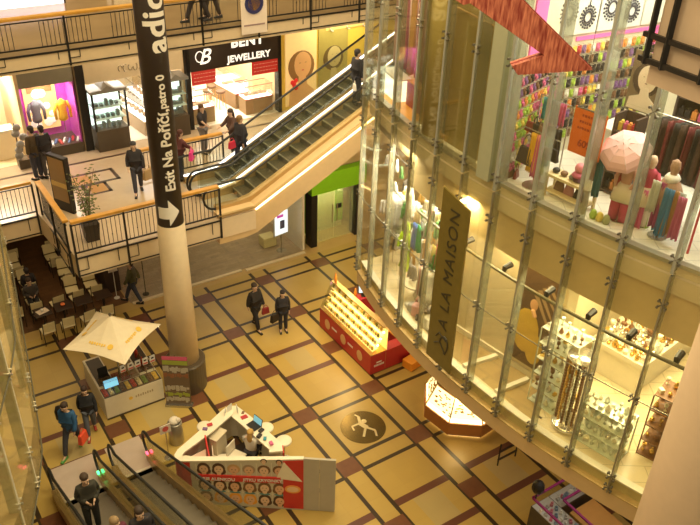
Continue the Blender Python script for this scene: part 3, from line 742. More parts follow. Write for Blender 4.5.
# second floor shop bases, seen through the top railing
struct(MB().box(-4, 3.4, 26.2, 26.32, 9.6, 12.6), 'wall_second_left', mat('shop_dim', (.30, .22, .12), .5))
sb = [(-3.2, 1.2, (.75, .70, .55), 1.2), (-1.4, 1.3, (.9, .85, .7), .9), (5.2, 2.6, (1, .85, .9), 3.0), (8.9, 1.9, (1, .8, .5), 1.2), (12.2, 2.4, (1, .9, .6), 1.4)]
for k, (u, w, c, e) in enumerate(sb):
    t = thing('shop_window', ['pale lit window base at the far left of the upper gallery', 'second lit window base of the upper gallery, showing fabric', 'pinkish bright shop window at the top edge left of the lettered column', 'amber shop window on the upper gallery behind the walkers', 'warm bright shop window on the upper gallery near the glass block'][k], 'shop window', (u, 26.1, 9.6))
    MB().box(-w / 2, w / 2, -.5, 0, 0, .35).build('lit_bed', mat('window_bed%d' % k, c, emit=e * .6, ecol=c), t)
    MB().box(-w / 2, w / 2, -.52, -.5, 0, 2.4).build('pane', G_CLEAR, t); MB().box(-w / 2, -w / 2 + .05, -.53, -.48, 0, 2.4).box(w / 2 - .05, w / 2, -.53, -.48, 0, 2.4).build('frame', black, t)
    g = MB()
    for j in range(5): g.ball((-w / 2 + .2 + j * (w - .4) / 4, -.25, .5), .1, 8, 6)
    g.build('display_goods', mat('goods_dark', (.25, .12, .07), .6), t)
area('upper_gallery_light', W(6, 23.6, 13.2), 14, 110, (1, .80, .52), sy=1.5)
sn = solo(MB().box(-.42, .42, -.02, .0, -.42, .85), 'hanging_sign', mat('sign_pinkish', (.80, .68, .58), .5), 'pale hanging sign with a ringed orange disc on the upper railing', 'sign', (10.6, 20.84, 9.75))
MB().lathe([(.30, 0), (.24, 0), (.24, .01), (.30, .01), (.30, 0)], 24).build('ring', mat('ring_blue', (.03, .03, .12), .5), sn, loc=(0, -.035, .45), rot=(R(90), 0, 0))
MB().lathe([(.20, 0), (.20, .01)], 20).build('disc', mat('disc_orange', (.9, .42, .03), .5), sn, loc=(0, -.025, .45), rot=(R(90), 0, 0))
MB().box(-.34, .34, -.03, -.02, -.18, -.14).build('text_line', mat('print_grey', (.3, .2, .2), .5), sn)
# green-fronted entrance
t = thing('shopfront', 'lime green fascia over pale double glass doors between black pillars', 'shop front', (14.9, 22.75, 0))
MB().box(-1.2, -.93, -.1, .35, 0, 2.45).build('pillar', black, t); MB().box(.86, 1.12, -.1, .35, 0, 2.45).build('pillar', black, t)
MB().box(-1.2, 1.3, -.12, .2, 2.3, 3.1).build('fascia', mat('lime', (.30, .72, .02), .4), t)
MB().box(-.93, .86, .9, 1.0, 0, 2.4).build('lit_screen', mat('pale_green_wall', (.85, .85, .50), .5), t)
MB().box(-1.0, -.93, .1, .9, .2, 2.3).build('green_panel', MATS['lime'], t); MB().box(.5, .86, .84, .89, .3, 1.9).build('green_panel', MATS['lime'], t)
for x0, x1 in ((-.93, -.04), (-.02, .86)):
    dd = MB().box(x0, x1, .12, .14, .02, 2.3).build('door', glass('door_glass', (.9, .92, .8), .15, .25, (.85, .82, .55)), t)
    MB().tube([(x1 - .1 if x0 < -.5 else x0 + .1, .06, .8), (x1 - .1 if x0 < -.5 else x0 + .1, .06, 1.6)], .02, 8).build('handle', steel, dd)
MB().box(.05, .3, .09, .11, 1.35, 1.55).build('door_notice', black, t)
struct(MB().box(13.42, 16.1, 22.9, 24.2, 3.15, 3.9), 'wall_over_entrance', tan)
area('entrance_light', W(14.8, 23.2, 2.25), 1.2, 26, (1, .9, .6), sy=.4)
area('entrance_fore_light', W(14.5, 21.0, 5.0), 2.0, 60, (1, .72, .35))
# digital poster, cube seat in the plank floored shop
t = thing('digital_poster', 'freestanding backlit poster with a phone picture in the plank floored shop', 'sign', (12.6, 23.1, 0), rz=.12)
MB().lathe([(.2, 0), (.2, .02), (.03, .03), (.03, .75)], 12).build('stand', steel, t)
MB().box(-.34, .34, -.03, .03, .72, 1.80).build('frame', mat('frame_silver', (.7, .68, .62), .4), t)
pn = MB().box(-.3, .3, -.037, -.03, .77, 1.75).build('screen', mat('screen_white', (.85, .92, 1), emit=1.3, ecol=(.82, .9, 1)), t)
MB().box(-.07, .15, -.043, -.038, 1.0, 1.36).build('phone_picture', mat('phone_navy', (.1, .12, .3), .4), pn); MB().box(-.2, .1, -.043, -.038, 1.5, 1.62).build('magenta_print', mat('magenta', (.8, .1, .6), .5, emit=.5), pn)
solo(MB().box(-.28, .28, -.24, .24, 0, .42), 'cube_seat', mat('cube_yellow', (.80, .68, .32), .6), 'pale yellow upholstered cube seat beside the backlit poster', 'seat', (12.35, 23.75, .02), bevel=.03)
area('plank_shop_light', W(10.5, 25, 3.85), 3, 45, NEUT, sy=2); area('plank_wall_light', W(12.7, 24.3, 3.8), .8, 20, NEUT)
area('cafe_light', W(4, 23.8, 3.85), 4, 45, (1, .74, .40), sy=3)

# ---------------------------------------------------------------- goods behind the curved glass
def AT(a, off, z): return tuple(CP(a, off, z))
def RZ(a): return R(a + 90)            # local -y faces out through the glass
def tin(name, label, cat, a, off, z, drz=0, group=None): return thing(name, label, cat, AT(a, off, z), RZ(a) + drz, group, xy=True)
def sin_(mb, name, m, label, cat, a, off, z, drz=0, group=None, **k): return solo(mb, name, m, label, cat, AT(a, off, z), RZ(a) + drz, group, xy=True, **k)
PAL = {'pink': (.66, .14, .30), 'orange': (.75, .30, .07), 'yellow': (.78, .60, .12), 'lime green': (.38, .55, .08), 'white': (.78, .74, .66),
       'black': (.025, .02, .02), 'turquoise': (.04, .30, .38), 'purple': (.22, .11, .28), 'red': (.50, .04, .05), 'brown': (.20, .10, .05)}
PM = {k: mat('goods_' + k.replace(' ', '_'), v, .5) for k, v in PAL.items()}

# --- upper shop: walls, accessory displays
wa0, wa1 = Vector((2.78, 13.32)), Vector((3.75, 14.50)); wb0, wb1 = Vector((3.75, 14.50)), Vector((6.1, 15.85)); wc1 = Vector((10.5, 15.6))
def wallseg(mb, p, q, z0, z1, th=.08):
    d = (q - p).normalized(); n = Vector((-d.y, d.x)); return mb.prism([p[:], q[:], (q + n * th)[:], (p + n * th)[:]], z0, z1)
g = MB(); wallseg(g, wa0, wa1, 9.6, 14); wallseg(g, wb0, wb1, 9.6, 14); wallseg(g, wb1, wc1, 9.6, 14)
struct(g, 'wall_accessory_shop', mat('display_wall', (.74, .68, .52), .6), world=True)
pinkm = mat('pink_strip', (.85, .16, .50), .45, emit=.25)
g = MB()
def onwall(p, q, s, z, out=.0):
    d = (q - p).normalized(); n = Vector((d.y, -d.x)); w = p + d * s + n * out; return Vector((w.x, w.y, z)), atan2(d.y, d.x)
for (p, q, s0, s1, z0, z1) in ((wb0, wb1, .35, 2.6, 11.86, 11.93), (wb0, wb1, -.02, .08, 9.9, 11.4), (wb0, wb1, 2.45, 2.54, 10.4, 11.9), (wa0, wa1, .3, .75, 11.7, 13.2)):
    d = (q - p).normalized(); n = Vector((d.y, -d.x)); wallseg(g, p + d * s0 + n * .03, p + d * s1 + n * .03, z0, z1, .03)
struct(g, 'trim_12', pinkm, world=True)
# hooks cards: one prototype per colour, then copies
def card_mb():
    g = MB().box(-.045, .045, -.012, 0, -.16, 0); g.ball((0, -.03, -.09), .036, 7, 5, sy=.6, sz=1.3); g.tube([(0, .05, .01), (0, -.05, .012)], .004, 5); return g
cards = {}
def card(col, label, group, loc, rz):
    if (col, group) not in cards:
        o = solo(card_mb(), 'accessory_pack', PM[col], label, 'accessory', loc, rz, group, xy=True); cards[(col, group)] = o
    else: o = dup(cards[(col, group)], loc, rz, xy=True)
    return o
cols = ['pink', 'orange', 'yellow', 'lime green', 'white', 'purple', 'brown', 'red']
n1 = 0
for r_ in range(10):
    z = 11.75 - r_ * .205
    for k in range(12):
        p, a = onwall(wa0, wa1, .1 + k * .118, z, .07)
        c = ['black', 'pink', 'purple', 'brown'][(k + r_) % 4] if r_ in (1, 2) else random.choice(['pink', 'lime green', 'yellow', 'orange', 'white', 'lime green', 'pink'] if r_ > 2 else ['white', 'brown', 'yellow'])
        card(c, '%s accessory pack in the hanging rows nearest the olive wall' % c, '%s packs on the first display wall' % c, p, a)
for r_ in range(9):
    z = 11.78 - r_ * .21
    for k in range(20):
        p, a = onwall(wb0, wb1, .18 + k * .118, z, .07)
        c = random.choice(cols if r_ in (0, 4) else ['black', 'brown', 'brown', 'purple', 'black', 'orange', 'black', 'yellow', 'lime green'])
        card(c, '%s accessory pack on the long wall beneath the earring posters' % c, '%s packs on the back display wall' % c, p, a)
# earring posters above
def ring_poster(label, p, q, s, w, z0, h, kind):
    loc, a = onwall(p, q, s, z0, .04); t = thing('poster', label, 'poster', loc, a, xy=True)
    MB().box(-w / 2, w / 2, -.02, .02, 0, h).build('board', mat('poster_white%d' % kind, [(.80, .80, .74), (.76, .78, .78)][kind % 2], .5), t)
    blk = mat('bead_dark', (.06, .06, .09), .4); g = MB()
    for cx, cz, r0 in ([(-.25, .42, .21), (.24, .30, .18)] if kind < 2 else [(0, h * .5, .28)]):
        for rr in (r0, r0 * .74, r0 * .5):
            for j in range(18): b = j * 2 * pi / 18; g.ball((cx * w + rr * cos(b), -.03, cz + rr * sin(b) * 1.1), .022, 6, 4)
        g.tube([(cx * w, -.03, cz + r0 * 1.1), (cx * w, -.03, cz + r0 * 1.1 + .2)], .012, 5)
    g.build('printed_earrings', blk, t)
    if kind == 2:
        g = MB()
        for j in range(5): g.tube([(.1 + .03 * j, -.03, h * .75), (.0 + .07 * j, -.03, h * .35)], .012, 5)
        g.build('printed_tassel', mat('tassel', (.2, .25, .2), .5), t)
        MB().ball((.42, -.03, h * .55), .13, 10, 6, sy=.1, sz=2).build('printed_stone', mat('stone_blue', (.03, .08, .45), .3), t)
    return t
ring_poster('white poster of beaded hoop earrings nearest the star tip in the upper shop', wb0, wb1, .25, 1.0, 12.0, 1.9, 0)
ring_poster('white poster of two beaded hoop earrings in the middle of the upper shop wall', wb0, wb1, 1.35, 1.1, 12.0, 1.9, 1)
ring_poster('white poster with tassel and blue stone jewellery beside the corner railing', wb0, wb1, 2.35, .8, 12.0, 1.9, 2)
ring_poster('poster with dark beaded ring on the right hand wall of the upper shop', wb1, wc1, .8, 1.2, 11.9, 1.9, 0)
# portrait poster and small signs
t = tin('poster', 'sepia portrait poster of a dark-haired woman above the pink umbrella', 'poster', 220.6, -2.0, 11.0)
MB().box(-.32, .32, -.01, .01, 0, 1.05).build('board', mat('sepia_board', (.20, .155, .09), .5), t)
poster_face(t, .60, 1.0, (.78, .68, .50), (.07, .05, .03), 'sepia', (.25, .15, .1))
MB().box(-.30, .30, -.015, .005, -.32, -.04).build('name_card', mat('card_cream', (.82, .78, .62), .5), t)
g = MB(); 
for k in range(4): g.box(-.22 + .12 * k, -.14 + .12 * k, -.02, -.015, -.24, -.12 - .03 * (k % 2))
g.build('card_print', mat('print_dark', (.12, .10, .08), .5), t)
def gondola(label, a, off, w, h, rows, c_list, group, back=mat('fixture_dark', (.07, .045, .035), .5), drz=0, d=.35, n=7, z=9.6):
    t = tin('display_stand', label, 'display stand', a, off, z, drz)
    MB().box(-w / 2, w / 2, d / 2 - .03, d / 2, 0, h).build('back_panel', back, t)
    for s in (-1, 1): MB().box(s * w / 2 - .02, s * w / 2 + .02, -d / 2, d / 2, 0, h).build('side_panel', back, t)
    for k in range(rows): MB().box(-w / 2, w / 2, -d / 2, d / 2, h * k / rows + .04, h * k / rows + .07).build('shelf', back, t)
    base = CP(a, off, z); rz = RZ(a) + drz
    for k in range(rows):
        for j in range(n):
            x = -w / 2 + .08 + j * (w - .16) / max(1, n - 1); pw = base + Matrix.Rotation(rz, 3, 'Z') @ Vector((x, -d * .15, h * k / rows + .07 + .17))
            c = random.choice(c_list); pw.z -= .17; key = (c, 'box', group)
            if key not in cards: cards[key] = solo(MB().box(-.05, .05, -.04, .04, 0, .15).ball((0, 0, .17), .03, 7, 5), 'boxed_trinket', PM[c], '%s boxed trinket on the %s' % (c, group), 'trinket', pw, rz, '%s boxes, %s' % (c, group), xy=True)
            else: dup(cards[key], pw, rz, xy=True)
    return t
gondola('tall narrow dark stand with pale brackets between the orange sign and the umbrella', 221.2, -1.5, .40, 1.5, 4, ['pink', 'orange', 'yellow', 'red', 'black'], 'stand left of the umbrella', n=4)
gondola('dark wall of boxed jewellery right of the portrait poster', 224.0, -3.0, 1.2, 1.9, 5, ['brown', 'orange', 'black', 'white', 'pink'], 'dark stand behind the umbrella', n=9)
gondola('dark framed stand of pink and brown goods under the slab at the right edge', 227.6, -3.2, 1.2, 2.0, 5, ['pink', 'black', 'brown', 'red'], 'dark framed stand at the right', n=8)
gondola('shelving of red and orange goods in the far right of the upper shop', 229.8, -2.6, 1.2, 1.7, 4, ['red', 'orange', 'pink', 'black'], 'stand at the far right', n=7)
solo(MB().box(-.5, .5, -.03, .03, 0, .35), 'lit_panel', mat('lit_panel', (1, .98, .9), emit=2.2, ecol=(1, .97, .85)), 'glowing white panel above the red goods at the right edge', 'light panel', CP(229.0, -2.3, 11.45), RZ(228), xy=True)
# orange sign
t = tin('hanging_sign', 'orange sale sign hanging behind the glass, printed with faint lines and 60%', 'sign', 221.15, -.22, 10.66)
MB().box(-.31, .31, -.008, .008, 0, .80).build('board', mat('sale_orange', (.80, .17, .02), .5), t)
MB().box(-.275, .275, -.012, .012, .78, .80).build('top_clip', steel, t)
pr = mat('sale_print', (.38, .05, .01), .5)
text('60%', .17, pr, t, (0, -.012, .20), FACE, bold=.005)
g = MB()
for r_, (x0, x1) in enumerate(((-.15, .15), (-.18, .2), (-.2, .1))):
    x = x0
    while x < x1: w = random.uniform(.02, .05); g.box(x, x + w, -.011, -.009, .66 - r_ * .11, .70 - r_ * .11); x += w + .015
g.build('printed_lines', pr, t)
for s in (-.22, .22): MB().tube([(s, 0, .8), (s, 0, 3.3)], .004, 5).build('cord', black, t)
# garments
def hanging(mb, w, L, n=9, depth=.07, seed=0, taper=.85, z1=0):
    rnd = random.Random(seed); ph = rnd.random() * 6; rows = 6; v = []
    for r_ in range(rows + 1):
        f = r_ / rows; ww = w * (taper + (1 - taper) * f)
        v.append([mb.b.verts.new((ww * (k / n - .5), depth * .5 * sin(k * 1.7 + ph + f) * (.4 + f), z1 - L * f)) for k in range(n + 1)] +
                 [mb.b.verts.new((ww * (k / n - .5), depth * .5 * sin(k * 1.7 + ph + f) * (.4 + f) + .03, z1 - L * f)) for k in range(n, -1, -1)])
    m = 2 * (n + 1)
    for r_ in range(rows):
        for k in range(m): mb.b.faces.new([v[r_][k], v[r_][(k + 1) % m], v[r_ + 1][(k + 1) % m], v[r_ + 1][k]])
    mb.b.faces.new(v[0][::-1]); mb.b.faces.new(v[-1]); return mb
def scarf(col, label, a, off, z, w=.16, L=.6, group=None, seed=0, m=None, drz=0):
    return sin_(hanging(MB(), w, L, seed=seed), 'scarf', m or PM[col], label, 'scarf', a, off, z, drz, group, smooth=True)
# rack of teal and purple tops
t = tin('garment_rack', 'chrome rack rail carrying the teal and purple tops', 'rack', 216.7, -.95, 9.6)
MB().tube([(-.35, 0, 0), (-.35, 0, 1.5), (.35, 0, 1.5), (.35, 0, 0)], .015, 6).build('rail', steel, t)
for k, c in enumerate(['turquoise', 'turquoise', 'turquoise', 'purple', 'purple', 'pink']):
    scarf(c, '%s top hanging on the short chrome rack, %s of its colour' % (c, ['first', 'second', 'third', 'first', 'second', 'only one'][k]), 216.0 + k * .27, -.95, 11.08, .15, .42, 'tops on the chrome rack', k, drz=.9)
for k in range(6):
    scarf(['black', 'brown', 'black', 'black', 'brown', 'black'][k], 'dark garment hanging in the bunch under the teal tops', 215.9 + k * .3, -.9, 10.6, .2, .5, 'dark garments under the teal tops', 20 + k, drz=.7)
# scarves and bags close to the glass
t = tin('display_stand', 'chrome T-stand hung with bags and scarves by the glass', 'display stand', 217.5, -.45, 9.6)
MB().lathe([(.22, 0), (.22, .02), (.02, .03), (.02, 1.05)], 12).tube([(-.42, 0, 1.03), (.42, 0, 1.03)], .015, 6).build('stand', steel, t)
def handbag(m, label, a, off, z, s=1.0, group=None, drz=0):
    t = tin('handbag', label, 'bag', a, off, z, drz, group)
    MB().hexa([(-.15 * s, -.05 * s, 0), (.15 * s, -.05 * s, 0), (.15 * s, .05 * s, 0), (-.15 * s, .05 * s, 0), (-.11 * s, -.025 * s, .24 * s), (.11 * s, -.025 * s, .24 * s), (.11 * s, .025 * s, .24 * s), (-.11 * s, .025 * s, .24 * s)]).build('body', m, t, bevel=.02)
    MB().tube([(-.09 * s, 0, .22 * s)] + [(-.09 * s * cos(b), 0, (.22 + .2 * sin(b)) * s) for b in [k * pi / 6 for k in range(1, 6)]] + [(.09 * s, 0, .22 * s)], .008, 6).build('strap', m, t)
    return t
handbag(mat('bag_black_brown', (.06, .04, .04), .4), 'long black and brown patterned bag hanging at the end of the T-stand', 216.5, -.45, 9.95, 1.35)
for k, (c, l) in enumerate([('yellow', 'mustard yellow'), ('yellow', 'second mustard yellow'), ('pink', 'pink'), ('red', 'deep pink'), ('lime green', 'lime green'), ('turquoise', 'turquoise')]):
    scarf(c, l + ' scarf hanging from the T-stand by the glass', 216.95 + k * .24, -.42, 10.60, .12, [.75, .72, .82, .85, .7, .5][k], 'scarves on the T-stand', 40 + k, m=mat('mustard', (.85, .48, .03), .6) if k < 2 else None)
handbag(PM['black'], 'black shoulder bag with flaps right of the lime scarf', 218.6, -.40, 10.25, 1.0)
for k in range(3): handbag([mat('bag_dark_red', (.22, .03, .03), .4), PM['black'], PM['brown']][k], ['dark red', 'glossy black', 'brown'][k] + ' handbag hung above the scarves', 216.3 + k * .5, -.5, 10.55, .8)
for k in range(6): handbag([PM['black'], PM['brown'], mat('bag_dark_red', (.22, .03, .03))][k % 3], ['black', 'brown', 'dark red'][k % 3] + ' small bag set on the sill at the narrow end of the upper shop', 214.6 + k * .28, -.32 - .1 * (k % 2), 9.6, .7, group='small bags on the sill, ' + ['black', 'brown', 'red'][k % 3], drz=.4 * k)
# low table with hats, below it bags
t = tin('display_table', 'low pale wooden display table with a pink hat stand by the glass', 'table', 220.2, -.48, 9.6)
MB().box(-.46, .46, -.17, .17, .40, .45).build('table_top', mat('pale_wood', (.80, .66, .40), .5), t)
for sx in (-1, 1):
    for sy in (-1, 1): MB().box(sx * .43 - .025, sx * .43 + .025, sy * .14 - .025, sy * .14 + .025, 0, .40).build('leg', MATS['pale_wood'], t)
MB().box(-.44, .44, -.15, .15, .1, .13).build('lower_shelf', MATS['pale_wood'], t)
for k in range(3): handbag([PM['brown'], mat('bag_mauve', (.45, .2, .2), .5), PM['black']][k], ['brown', 'dusty pink', 'black'][k] + ' bag on the lower shelf of the pale table', 219.4 + .75 * k, -.48, 9.73, .75)
t = tin('hat_stand', 'pink knitted hat and scarf on a bust standing on the pale table', 'hat stand', 220.6, -.48, 10.05)
MB().lathe([(.08, 0), (.10, .06), (.05, .12), (.05, .17)], 12).build('bust', mat('bust_dark', (.10, .03, .06), .6), t, smooth=True)
MB().ball((0, 0, .25), .09, 12, 8, sz=1.1).build('hat', mat('pink_knit', (.80, .30, .38), .8), t, smooth=True)
MB().lathe([(.09, .08), (.13, .12), (.09, .17)], 12).build('scarf', mat('pink_knit2', (.62, .16, .28), .8), t, smooth=True)
for k in range(4): sin_(MB().ball((0, 0, .05), .07, 10, 6, sz=.7), 'purse', [PM['black'], PM['brown'], mat('purse_grey', (.2, .2, .18), .5), PM['purple']][k], ['black', 'brown', 'grey', 'purple'][k] + ' round purse lying on top of the pale table', 'purse', 219.0 + k * .62, -.46, 10.05, smooth=True)
scarf('red', 'dark red short scarf beside the long blue-green one', 221.9, -.34, 10.6, .14, .35, seed=61)
scarf('turquoise', 'long dark blue-green fringed scarf hanging right of the hat table', 222.2, -.30, 10.75, .13, .75, seed=62, m=mat('petrol', (.03, .13, .17), .7))
# pink umbrella mannequin group
t = tin('umbrella', 'open pale pink umbrella held over the dressed mannequins', 'umbrella', 223.3, -.50, 10.82)
t.rotation_euler = (R(38), R(8), RZ(216))
prof_u = [(.43 * sin(k * .17), .43 * cos(k * .17) * .75) for k in range(0, 9)][::-1]
MB().lathe([(.425, .10), (.40, .16), (.33, .235), (.22, .29), (.1, .32), (.005, .33), (.005, .325), (.1, .31), (.22, .28), (.33, .225), (.395, .15), (.425, .10)], 8).build('canopy', mat('umbrella_pink', (.85, .52, .58), .6), t)
for k in range(8): b = k * pi / 4; MB().tube([(.42 * cos(b), .42 * sin(b), .10), (.33 * cos(b), .33 * sin(b), .24), (.1 * cos(b), .1 * sin(b), .325)], .005, 5).build('rib', mat('rib_grey', (.6, .45, .48), .4), t)
MB().tube([(0, 0, .38), (0, 0, -.4)], .008, 6).build('shaft', steel, t)
def mannequin(label, a, off, z, h, top, bottom, skirt=None, drz=0, name='mannequin'):
    t = tin(name, label, 'mannequin', a, off, z, drz)
    k = h / 1.6
    MB().lathe([(.15 * k, 0), (.15 * k, .015), (.012, .02), (.012, .5 * k)], 12).build('base', steel, t)
    MB().lathe([(.02, .98 * k), (.045, 1.25 * k), (.05, 1.3 * k), (.07, 1.38 * k), (.075, 1.46 * k), (.05, 1.54 * k), (.005, 1.56 * k)], 14, sy=.9).build('body', mat('dummy_skin', (.75, .55, .42), .5), t, smooth=True)
    MB().lathe([(.15 * k, .72 * k), (.11 * k, .9 * k), (.14 * k, 1.1 * k), (.16 * k, 1.22 * k), (.06 * k, 1.3 * k)], 16, sy=.65).tube([(-.15 * k, 0, 1.2 * k), (-.22 * k, -.03, .95 * k), (-.16 * k, -.1, .78 * k)], [.05 * k, .045 * k, .03 * k], 8).tube([(.15 * k, 0, 1.2 * k), (.22 * k, -.03, .95 * k), (.18 * k, -.12, .85 * k)], [.05 * k, .045 * k, .03 * k], 8).build('top', top, t, smooth=True)
    g = MB(); n = 20; 
    ring = lambda r, z, w: [(r * (1 + w * sin(j * 5)) * cos(2 * pi * j / n), r * (1 + w * sin(j * 5)) * sin(2 * pi * j / n) * .75, z) for j in range(n)]
    if skirt:
        rr = [ring(.12 * k, .88 * k, 0), ring(.24 * k, .7 * k, .06), ring(.28 * k, .50 * k, .1)]
        vs = [[g.b.verts.new(p) for p in q] for q in rr]
        for a1, b1 in zip(vs, vs[1:]):
            for j in range(n): g.b.faces.new([a1[j], a1[(j + 1) % n], b1[(j + 1) % n], b1[j]])
        g.b.faces.new(vs[0]); g.b.faces.new(vs[-1][::-1]); g.build('skirt', skirt, t, smooth=True); g = MB()
    g.tube([(-.08 * k, 0, .8 * k), (-.11 * k, 0, .4 * k), (-.12 * k, 0, .03)], [.10 * k, .12 * k, .11 * k], 10).tube([(.08 * k, 0, .8 * k), (.11 * k, 0, .4 * k), (.12 * k, 0, .03)], [.10 * k, .12 * k, .11 * k], 10)
    g.build('legwear', bottom, t, smooth=True)
    return t
pinkd = mat('pink_red_dress', (.55, .07, .14), .7); creamf = mat('cream_fabric', (.82, .72, .52), .7)
mannequin('mannequin in a cream skirt and deep pink dress under the pink umbrella', 223.5, -.60, 9.6, 1.30, mat('beige_lace', (.72, .42, .30), .7), pinkd, creamf)
mannequin('second mannequin with white ruffles and pink scarf, behind the cream skirt', 224.6, -.72, 9.6, 1.32, pinkd, mat('white_ruffle', (.85, .78, .72), .7), creamf, drz=.3)
for k in range(8): scarf(['red', 'pink', 'pink', 'lime green', 'orange', 'red', 'pink', 'lime green'][k], '%s scarf draped around the umbrella mannequins' % ['crimson', 'rose', 'rose', 'lime green', 'orange', 'crimson', 'rose', 'lime green'][k], 223.0 + k * .3, -.62 - .1 * (k % 2), 10.6 - .05 * k, .09, .8, ['crimson', 'rose', 'rose', 'green', 'orange', 'crimson', 'rose', 'green'][k] + ' scarves around the umbrella mannequins', 70 + k)
for k in range(3): sin_(MB().lathe([(.05, 0), (.07, .06), (.05, .14), (.02, .17)], 10), 'bottle', [PM['lime green'], PM['yellow'], mat('sage', (.4, .42, .2), .5)][k], ['lime green', 'yellow', 'sage'][k] + ' gift bag shaped bottle on the sill in front of the mannequins', 'ornament', 222.4 + k * .45, -.33, 9.6, smooth=True)
# blue / purple scarf mannequins to the right
t = tin('mannequin', 'bust wrapped in grey and plum shawls at the right of the glass', 'mannequin', 226.1, -.60, 9.6)
MB().lathe([(.16, 0), (.16, .02), (.015, .03), (.015, .6)], 12).build('base', steel, t)
MB().lathe([(.16, .5), (.22, .65), (.23, .85), (.15, 1.02), (.06, 1.08), (.055, 1.16), (.085, 1.25), (.07, 1.36), (.01, 1.4)], 16, sy=.7).build('body', mat('bust_pale', (.45, .28, .20), .5), t, smooth=True)
for k, (c, nm) in enumerate([((.55, .56, .50), 'grey'), ((.33, .05, .18), 'plum'), ((.20, .38, .58), 'pale blue'), ((.05, .20, .42), 'deep blue'), ((.38, .20, .08), 'tawny'), ((.48, .52, .5), 'silver grey'), ((.5, .12, .25), 'raspberry')]):
    scarf('', '%s shawl hanging around the bust at the right of the glass' % nm, 225.55 + k * .27, -.42 - .05 * (k % 3), 10.62 - .02 * k, .17, [.55, .8, .85, .85, .8, .6, .75][k], seed=90 + k, m=mat('shawl_' + nm.replace(' ', '_'), c, .75))
MB().lathe([(.1, 1.0), (.13, 1.08), (.09, 1.14)], 12).build('necklace', mat('white_bead', (.85, .82, .78), .4), t, smooth=True)
t = tin('garment_rack', 'long rail of dark jackets with red linings behind the shawl bust', 'rack', 226.2, -1.35, 9.6)
MB().tube([(-.8, 0, 0), (-.8, 0, 1.75), (.8, 0, 1.75), (.8, 0, 0)], .018, 6).build('rail', steel, t)
for k in range(12): scarf('', '%s jacket on the long rail behind the shawl bust' % ['black', 'dark brown', 'dark red'][k % 3], 223.6 + .42 * k, -1.35, 11.3, .34, .95, ['black', 'brown', 'red'][k % 3] + ' jackets on the long rail', 110 + k, m=[PM['black'], mat('jacket_brown', (.06, .03, .02), .7), mat('jacket_red', (.16, .02, .025), .7)][k % 3], drz=1.1)
for k in range(6): scarf(['orange', 'red', 'red', 'orange', 'black', 'black'][k], '%s hanging top at the far right behind the glass' % ['orange', 'red', 'red', 'orange', 'black', 'black'][k], 228.3 + .45 * k, -.8, 10.9 - .5 * (k > 3), .25, .7, ['orange', 'red', 'red', 'orange', 'black', 'black'][k] + ' tops at the far right', 130 + k, drz=.8)
solo(MB().tube([(0, 0, 0), (0, 0, 1.9)], .02, 8), 'pole', mat('red_pole', (.6, .05, .05), .4), 'thin red floor pole at the right of the upper shop', 'pole', CP(228.2, -.45, 9.6), 0, xy=True)
t = tin('white_counter', 'white counter in the middle of the upper shop floor', 'counter', 219.6, -2.3, 9.6)
MB().box(-.5, .5, -.3, .3, 0, .85).build('cabinet', white, t, bevel=.02); MB().box(-.54, .54, -.34, .34, .85, .9).build('worktop', white, t)

# --- upper shop, narrow left end: fabrics and fashion pictures
t = tin('poster', 'tall fashion picture of a red-haired woman behind the narrow end of the upper glass', 'poster', 202.0, -1.3, 9.8)
MB().box(-.75, .75, -.02, .02, 0, 3.4).build('board', mat('fashion_board', (.55, .28, .22), .5), t)
poster_face(t, 1.3, 3.2, (.78, .48, .30), (.30, .05, .04), 'fashion')
for k in range(9):
    c = [(.55, .35, .38), (.62, .48, .40), (.45, .12, .22), (.60, .45, .48), (.70, .40, .15), (.5, .3, .4), (.6, .2, .25), (.7, .6, .5), (.4, .15, .3)][k]
    scarf('', ['pale rose', 'sand', 'wine', 'mauve', 'amber', 'lilac', 'coral', 'ivory', 'plum'][k] + ' fabric length hanging behind the narrow end of the upper glass', 198.3 + k * .75, -.55 - .12 * (k % 2), 12.6, .26, 2.3, seed=150 + k, m=mat('drape%d' % k, c, .7))
for k, (a, w, z, h) in enumerate([(203.4, .28, 10.2, .75)]):
    solo(MB().box(-w / 2, w / 2, -.03, .03, 0, h), 'lit_panel', mat('lit_cream', (1, .9, .65), emit=1.3, ecol=(1, .85, .5)), 'upright cream light panel behind the narrow end of the upper glass', 'light panel', CP(a, -.8, z), RZ(a), xy=True)
t = tin('glass_counter', 'white lit counter at the outer corner of the upper glass', 'counter', 199.4, -.45, 9.6)
MB().box(-.45, .45, -.15, .2, 0, .5).build('cabinet', mat('lit_corner', (1, 1, .9), emit=1.6, ecol=(1, .97, .85)), t)
MB().box(-.47, .47, -.17, .22, .5, .53).build('worktop', white, t)
t = tin('glass_counter', 'wine-red counter with sparkling goods near the olive wall', 'counter', 203.6, -.75, 9.6)
MB().box(-.6, .6, -.25, .25, 0, .55).build('cabinet', mat('wine', (.40, .07, .10), .4), t); MB().box(-.6, .6, -.25, .25, .55, .58).build('worktop', wood, t)
sp = mat('sparkle', (.9, .6, .4), .2, .4)
for k in range(10): sin_(MB().lathe([(.03, 0), (.045, .05), (.02, .12), (.015, .15)], 8), 'bottle', [sp, PM['red'], PM['pink']][k % 3], ['amber', 'red', 'pink'][k % 3] + ' small bottle on the wine-red counter', 'bottle', 202.0 + .34 * k, -.7 - .1 * (k % 2), 10.18, group=['amber', 'red', 'pink'][k % 3] + ' bottles on the wine-red counter', smooth=True)
struct(MB().prism([CP(199, -.05)[:2], CP(205, -.05)[:2], CP(205, -.9)[:2], CP(199, -.9)[:2]], 9.60, 9.605), 'floor_amber', mat('amber_floor', (.85, .42, .06), .3, emit=0), world=True)  # wood floor patch with the orange light on it put into the colour
